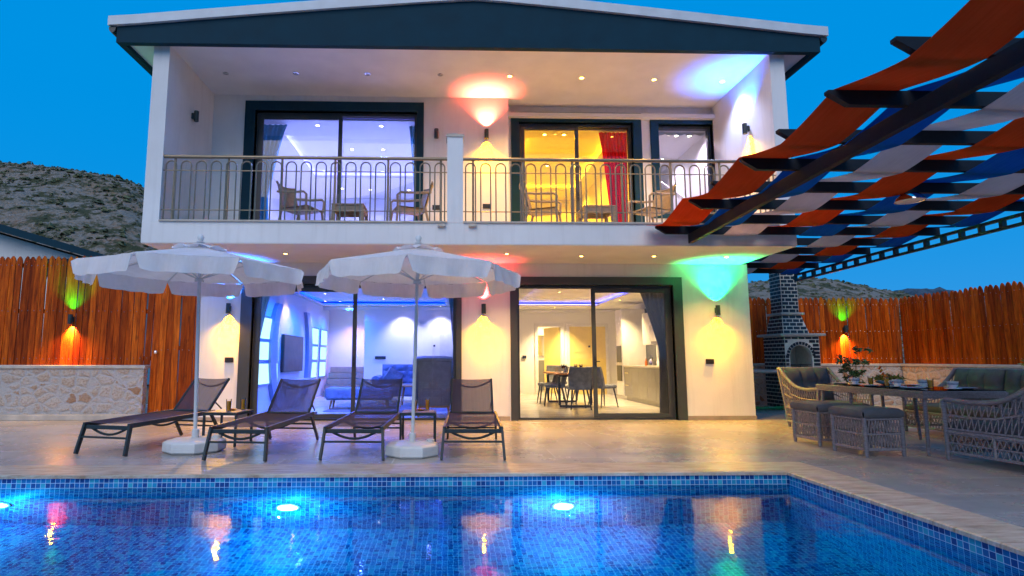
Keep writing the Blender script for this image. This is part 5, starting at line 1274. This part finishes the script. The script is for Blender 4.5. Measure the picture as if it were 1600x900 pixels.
curtain('thin strip of grey curtain at the right edge of the living room door', 'grey_curtain', -0.05, 0.16, 0.03, 2.6, 10.9, 0.5, 3, 0.08, 0.16)
curtain('teal curtain pulled aside at the left of the upper left door', 'teal_curtain', -3.7, -3.18, SZ1 + 0.03, 5.66, 10.92, 0.6, 5, -3.72, -3.5)
curtain('thin strip of teal curtain at the right of the upper left door', 'teal_curtain', -0.80, -0.60, SZ1 + 0.03, 5.66, 10.92, 0.6, 3, -0.68, -0.60)
m = MB(); m.grid(lambda u, v: (4.17 + 1.02 * u, 11.12, 5.68 - (0.05 + 0.03 * abs(math.sin(u * 5 * math.pi))) * v), 40, 2); tag(m.build('curtain_valance', 'white_gloss', recalc=False), 'scalloped pale valance along the top of the small upper window', 'curtain')

# ================================================================== LIVING ROOM FURNITURE
t = thing('wing_armchair', 'high backed grey wing armchair seen from behind through the living room glass', 'armchair', (-0.30, 11.75, 0.013), R(182))
m = MB()
m.grid(lambda u, v: ((u - 0.5) * (0.60 + 0.06 * v), 0.62 + 0.13 * v + 0.03 * (1 - (2 * u - 1) ** 2), 0.20 + 0.86 * v), 8, 8)
m.grid(lambda u, v: ((u - 0.5) * (0.60 + 0.06 * v), 0.50 + 0.13 * v + 0.02 * (1 - (2 * u - 1) ** 2), 0.20 + 0.86 * v), 8, 8)
m.tube([(-0.33, 0.69, 1.06), (-0.2, 0.72, 1.075), (0.2, 0.72, 1.075), (0.33, 0.69, 1.06)], 0.07, 8)
m.build('backrest', 'chair_back', t, smooth=True, recalc=False)
for s in (-1, 1):
    m = MB(); m.prism([(0.0, 0.2), (0.0, 0.55), (0.30, 0.60), (0.45, 1.0), (0.70, 1.10), (0.78, 1.05), (0.66, 0.2)], s * 0.36 - 0.045, s * 0.36 + 0.045, 'x'); m.build('wing', 'blue_velvet', t, bevel=0.03)
MB().box(-0.31, 0.31, 0, 0.6, 0.2, 0.45, 0.04).build('seat', 'blue_velvet', t, smooth=False)
m = MB(); m.box(-0.30, 0.30, 0.02, 0.66, 0.165, 0.2); m.build('base_rail', 'orange_wood', t)
for sx in (-1, 1):
    for y in (0.06, 0.64): MB().tube([(sx * 0.27, y, 0.17), (sx * 0.30, y + (0.03 if y > 0.3 else -0.03), 0)], [0.022, 0.013], 8).build('leg', 'orange_wood', t)
t = thing('upholstered_bench', 'low blue grey upholstered bench inside the living room doors', 'bench', (-1.95, 12.9, 0.013))
MB().box(-0.72, 0.72, -0.24, 0.24, 0.20, 0.46, 0.05).build('seat', 'blue_velvet', t)
for sx in (-1, 1):
    for sy in (-1, 1): MB().tube([(sx * 0.58, sy * 0.16, 0.21), (sx * 0.62, sy * 0.19, 0)], [0.028, 0.014], 8).build('leg', 'orange_wood', t)
t = thing('tufted_sofa', 'blue tufted sofa with rolled arm and cushion at the back of the living room', 'sofa', (-0.75, 14.6, 0.013), R(0))
MB().box(-1.0, 1.0, 0, 0.8, 0.15, 0.45, 0.05).build('seat', 'blue_velvet', t)
m = MB(); m.grid(lambda u, v: ((u - 0.5) * 2.0, 0.72 + 0.10 * v - 0.05 * abs(math.sin(u * 12 * math.pi / 2)) * abs(math.sin(v * 3 * math.pi)), 0.42 + 0.52 * v), 48, 12); m.box(-1.0, 1.0, 0.82, 0.92, 0.15, 0.93, 0.03); m.build('backrest', 'blue_velvet', t, smooth=True, recalc=False)
for s in (-1, 1): m = MB(); m.tube([(s * 1.08, -0.02, 0.55), (s * 1.08, 0.85, 0.55)], 0.11, 12); m.box(s * 1.08 - 0.08, s * 1.08 + 0.08, 0, 0.85, 0.15, 0.5); m.build('arm', 'blue_velvet', t, smooth=True)
tag(MB().box(-0.22, 0.22, -0.06, 0.06, -0.20, 0.20, 0.055).build('throw_pillow', 'grey_velvet', smooth=True), 'grey blue throw pillow leaning on the left arm of the tufted sofa', 'pillow')
bpy.data.objects['throw_pillow'].location = (-1.42, 15.0, 0.013 + 0.62); bpy.data.objects['throw_pillow'].rotation_euler = (R(-25), R(30), 0)
t = thing('coffee_table', 'small round timber topped coffee table between bench and sofa', 'table', (-0.95, 13.5, 0.013))
m = MB(); m.lathe([(0.0, 0.45), (0.33, 0.45), (0.34, 0.47), (0.33, 0.485), (0, 0.485)], n=28); m.build('table_top', 'orange_wood', t)
for k in range(3): a = k * 2.09; MB().tube([(0.15 * math.cos(a), 0.15 * math.sin(a), 0.45), (0.28 * math.cos(a), 0.28 * math.sin(a), 0)], 0.014, 6).build('leg', 'orange_wood', t)
tag(MB().box(-2.6, 0.3, 12.2, 14.5, 0.013, 0.02).build('rug', 'grey_velvet'), 'thin dark rug under the bench and coffee table', 'rug')

# ================================================================== DINING ROOM AND KITCHEN
def make_dchair():
    t = thing('dining_chair', 'x', 'chair', (0, 0, 0), 0, 'grey velvet dining chairs')
    MB().box(-0.23, 0.23, 0, 0.46, 0.42, 0.50, 0.03).build('seat', 'grey_velvet', t)
    m = MB()
    for o_ in (0, 0.055): m.grid(lambda u, v, o_=o_: ((u - 0.5) * (0.46 + 0.04 * math.sin(math.pi * v)), 0.42 + 0.10 * v - 0.05 * (2 * u - 1) ** 2 + o_, 0.44 + 0.46 * v), 8, 8)
    m.grid(lambda u, v: ((u - 0.5) * 0.46, 0.52 - 0.05 * (2 * u - 1) ** 2 + 0.055 * v, 0.90 + 0.012 * math.sin(math.pi * v)), 8, 3)
    for u in (0, 1): m.grid(lambda a, v, u=u: ((u - 0.5) * (0.46 + 0.04 * math.sin(math.pi * v)), 0.37 + 0.10 * v + 0.055 * a, 0.44 + 0.46 * v), 1, 8)
    m.build('backrest', 'grey_velvet', t, smooth=True, recalc=False)
    for sx in (-1, 1):
        for y in (0.05, 0.40): MB().tube([(sx * 0.16, y, 0.42), (sx * 0.22, y + (0.10 if y > 0.2 else -0.06), 0)], [0.020, 0.012], 8).build('leg', 'black', t)
    return t
fz = 0.013
dc = make_dchair()
dcs = [(2.83, 12.95, 180, 'grey velvet dining chair at the near end of the indoor table, back to the pool'), (2.25, 13.65, -98, 'grey velvet dining chair on the left side of the indoor table, nearer the glass'), (2.22, 14.35, -90, 'grey velvet dining chair on the left side of the indoor table, farther in'),
       (3.72, 13.35, 118, 'grey velvet dining chair pulled out on the right of the indoor table'), (3.55, 14.2, 90, 'grey velvet dining chair tucked in on the right of the indoor table'), (2.9, 15.3, 0, 'grey velvet dining chair at the far end of the indoor table')]
for i, (x, y, a, l) in enumerate(dcs):
    if i == 0: dc.location = (x, y, fz); dc.rotation_euler = (0, 0, R(a)); dc['label'] = l
    else: dup(dc, (x, y, fz), R(a), l)
t = thing('indoor_dining_table', 'indoor timber dining table with black metal legs set with plates', 'table', (2.88, 14.0, fz))
MB().box(-0.46, 0.46, -0.9, 0.9, 0.72, 0.76, 0.006).build('table_top', 'orange_wood', t)
for y in (-0.75, 0.75):
    m = MB(); m.bar((-0.36, y, 0.02), (0.36, y, 0.02), 0.05, 0.04); m.bar((-0.36, y, 0.70), (0.36, y, 0.70), 0.05, 0.04); m.bar((-0.36, y, 0.04), (-0.36, y, 0.68), 0.05, 0.04, up=(0, 1, 0)); m.bar((0.36, y, 0.04), (0.36, y, 0.68), 0.05, 0.04, up=(0, 1, 0)); m.build('leg', 'black', t)
def make_wine():
    t = thing('wine_glass', 'x', 'glass', (0, 0, 0), 0, 'glasses of red wine on the indoor table')
    m = MB(); m.lathe([(0.035, 0), (0.005, 0.006), (0.004, 0.09), (0.03, 0.115), (0.042, 0.15), (0.036, 0.20), (0.034, 0.20), (0.04, 0.15)], n=14); m.build('bowl', 'glass', t, smooth=True)
    m = MB(); m.lathe([(0, 0.10), (0.028, 0.117), (0.038, 0.15), (0.037, 0.165), (0, 0.165)], n=14); m.build('wine', 'wine', t, smooth=True); return t
wg = make_wine(); wz = fz + 0.761
for i, (x, y, l) in enumerate([(2.66, 13.5, 'leftmost'), (2.76, 13.75, 'second from left'), (2.96, 13.5, 'third from left'), (3.12, 13.65, 'rightmost')]):
    lab = 'glass of red wine on the indoor table, %s of the four' % l
    if i == 0: wg.location = (x, y, wz); wg['label'] = lab
    else: dup(wg, (x, y, wz), label=lab)
ip = make_plate(); ip['group'] = 'plates on the indoor table'; ip.location = (2.62, 13.25, wz); ip['label'] = 'white plate on the indoor table, near left'
dup(ip, (3.1, 13.3, wz), label='white plate on the indoor table, near right'); dup(ip, (2.58, 14.1, wz), label='white plate on the indoor table, far left')
# fitted kitchen
K = thing('fitted_kitchen', 'grey gloss fitted kitchen with pale marble wall cupboards and tall oven unit', 'kitchen', (0, 0, 0))
def cab(nm, x, y0, y1, z0, z1, mat, n=1, depth=0.6, handles=False):
    MB().box(x + 0.02, 5.34, y0, y1, z0, z1).build(nm, 'white_gloss', K)
    w_ = (y1 - y0) / n
    for k in range(n):
        d = MB().box(x, x + 0.019, y0 + k * w_ + 0.004, y0 + (k + 1) * w_ - 0.004, z0 + 0.004, z1 - 0.004, 0.003).build('cupboard_door', mat, K)
        if handles: 
            for zz in handles: MB().box(x - 0.025, x - 0.004, y0 + k * w_ + w_ * 0.25, y0 + k * w_ + w_ * 0.75, zz, zz + 0.018).build('handle', 'chrome', d)
cab('base_unit', 4.70, 11.9, 14.9, 0.12, 0.88, 'cab_grey', 5); cab('drawer_unit', 4.70, 14.905, 15.5, 0.12, 0.88, 'cab_grey', 1, handles=(0.40, 0.72))
MB().box(4.76, 5.34, 11.9, 15.5, 0.013, 0.115).build('plinth', 'cab_grey', K)
MB().box(4.67, 5.34, 11.88, 15.50, 0.884, 0.925).build('worktop', 'worktop', K)
cab('wall_cupboard', 4.97, 11.9, 14.1, 1.52, 2.45, 'marble', 3); cab('wall_cupboard', 4.97, 14.11, 14.7, 1.45, 2.25, 'white_gloss', 1); cab('tall_unit', 4.68, 15.51, 16.1, 0.12, 2.45, 'white_gloss', 1)
MB().box(4.661, 4.679, 15.6, 16.0, 1.0, 1.45).build('oven', 'screen', K); MB().box(4.661, 4.679, 15.6, 16.0, 0.5, 0.92).build('oven', 'screen', K)
MB().box(5.32, 5.345, 14.75, 15.5, 0.93, 2.45).build('splashback', 'splash', K)
MB().box(5.325, 5.345, 11.9, 14.74, 0.93, 1.51).build('splashback', 'white_gloss', K)
MB().box(5.30, 5.324, 13.3, 13.45, 1.1, 1.2).build('socket', 'black', K)
t = thing('kettle', 'steel kettle on the kitchen worktop', 'kettle', (5.0, 14.2, 0.926)); m = MB(); m.lathe([(0.08, 0), (0.085, 0.02), (0.07, 0.12), (0.04, 0.16), (0.015, 0.17), (0.015, 0.19), (0, 0.195)], n=18); m.build('body', 'chrome', t, smooth=True)
m = MB(); m.tube([(0, -0.07, 0.13), (0, -0.08, 0.22), (0, 0, 0.26), (0, 0.08, 0.22), (0, 0.07, 0.13)], 0.007, 6); m.build('handle', 'black', t)
for i, (x, y, c, l) in enumerate([(4.95, 14.45, 'fruit', 'small orange bottle beside the steel kettle'), (5.08, 14.5, 'leaf', 'small green bottle behind the steel kettle'), (5.05, 13.9, 'china', 'small white jar in front of the steel kettle')]):
    m = MB(); m.lathe([(0.03, 0), (0.032, 0.1), (0.014, 0.14), (0.014, 0.18), (0, 0.18)], n=12); o = m.build('kitchen_bottle', c, smooth=True); o.location = (x, y, 0.926); tag(o, l, 'bottle', 'bottles on the kitchen worktop')
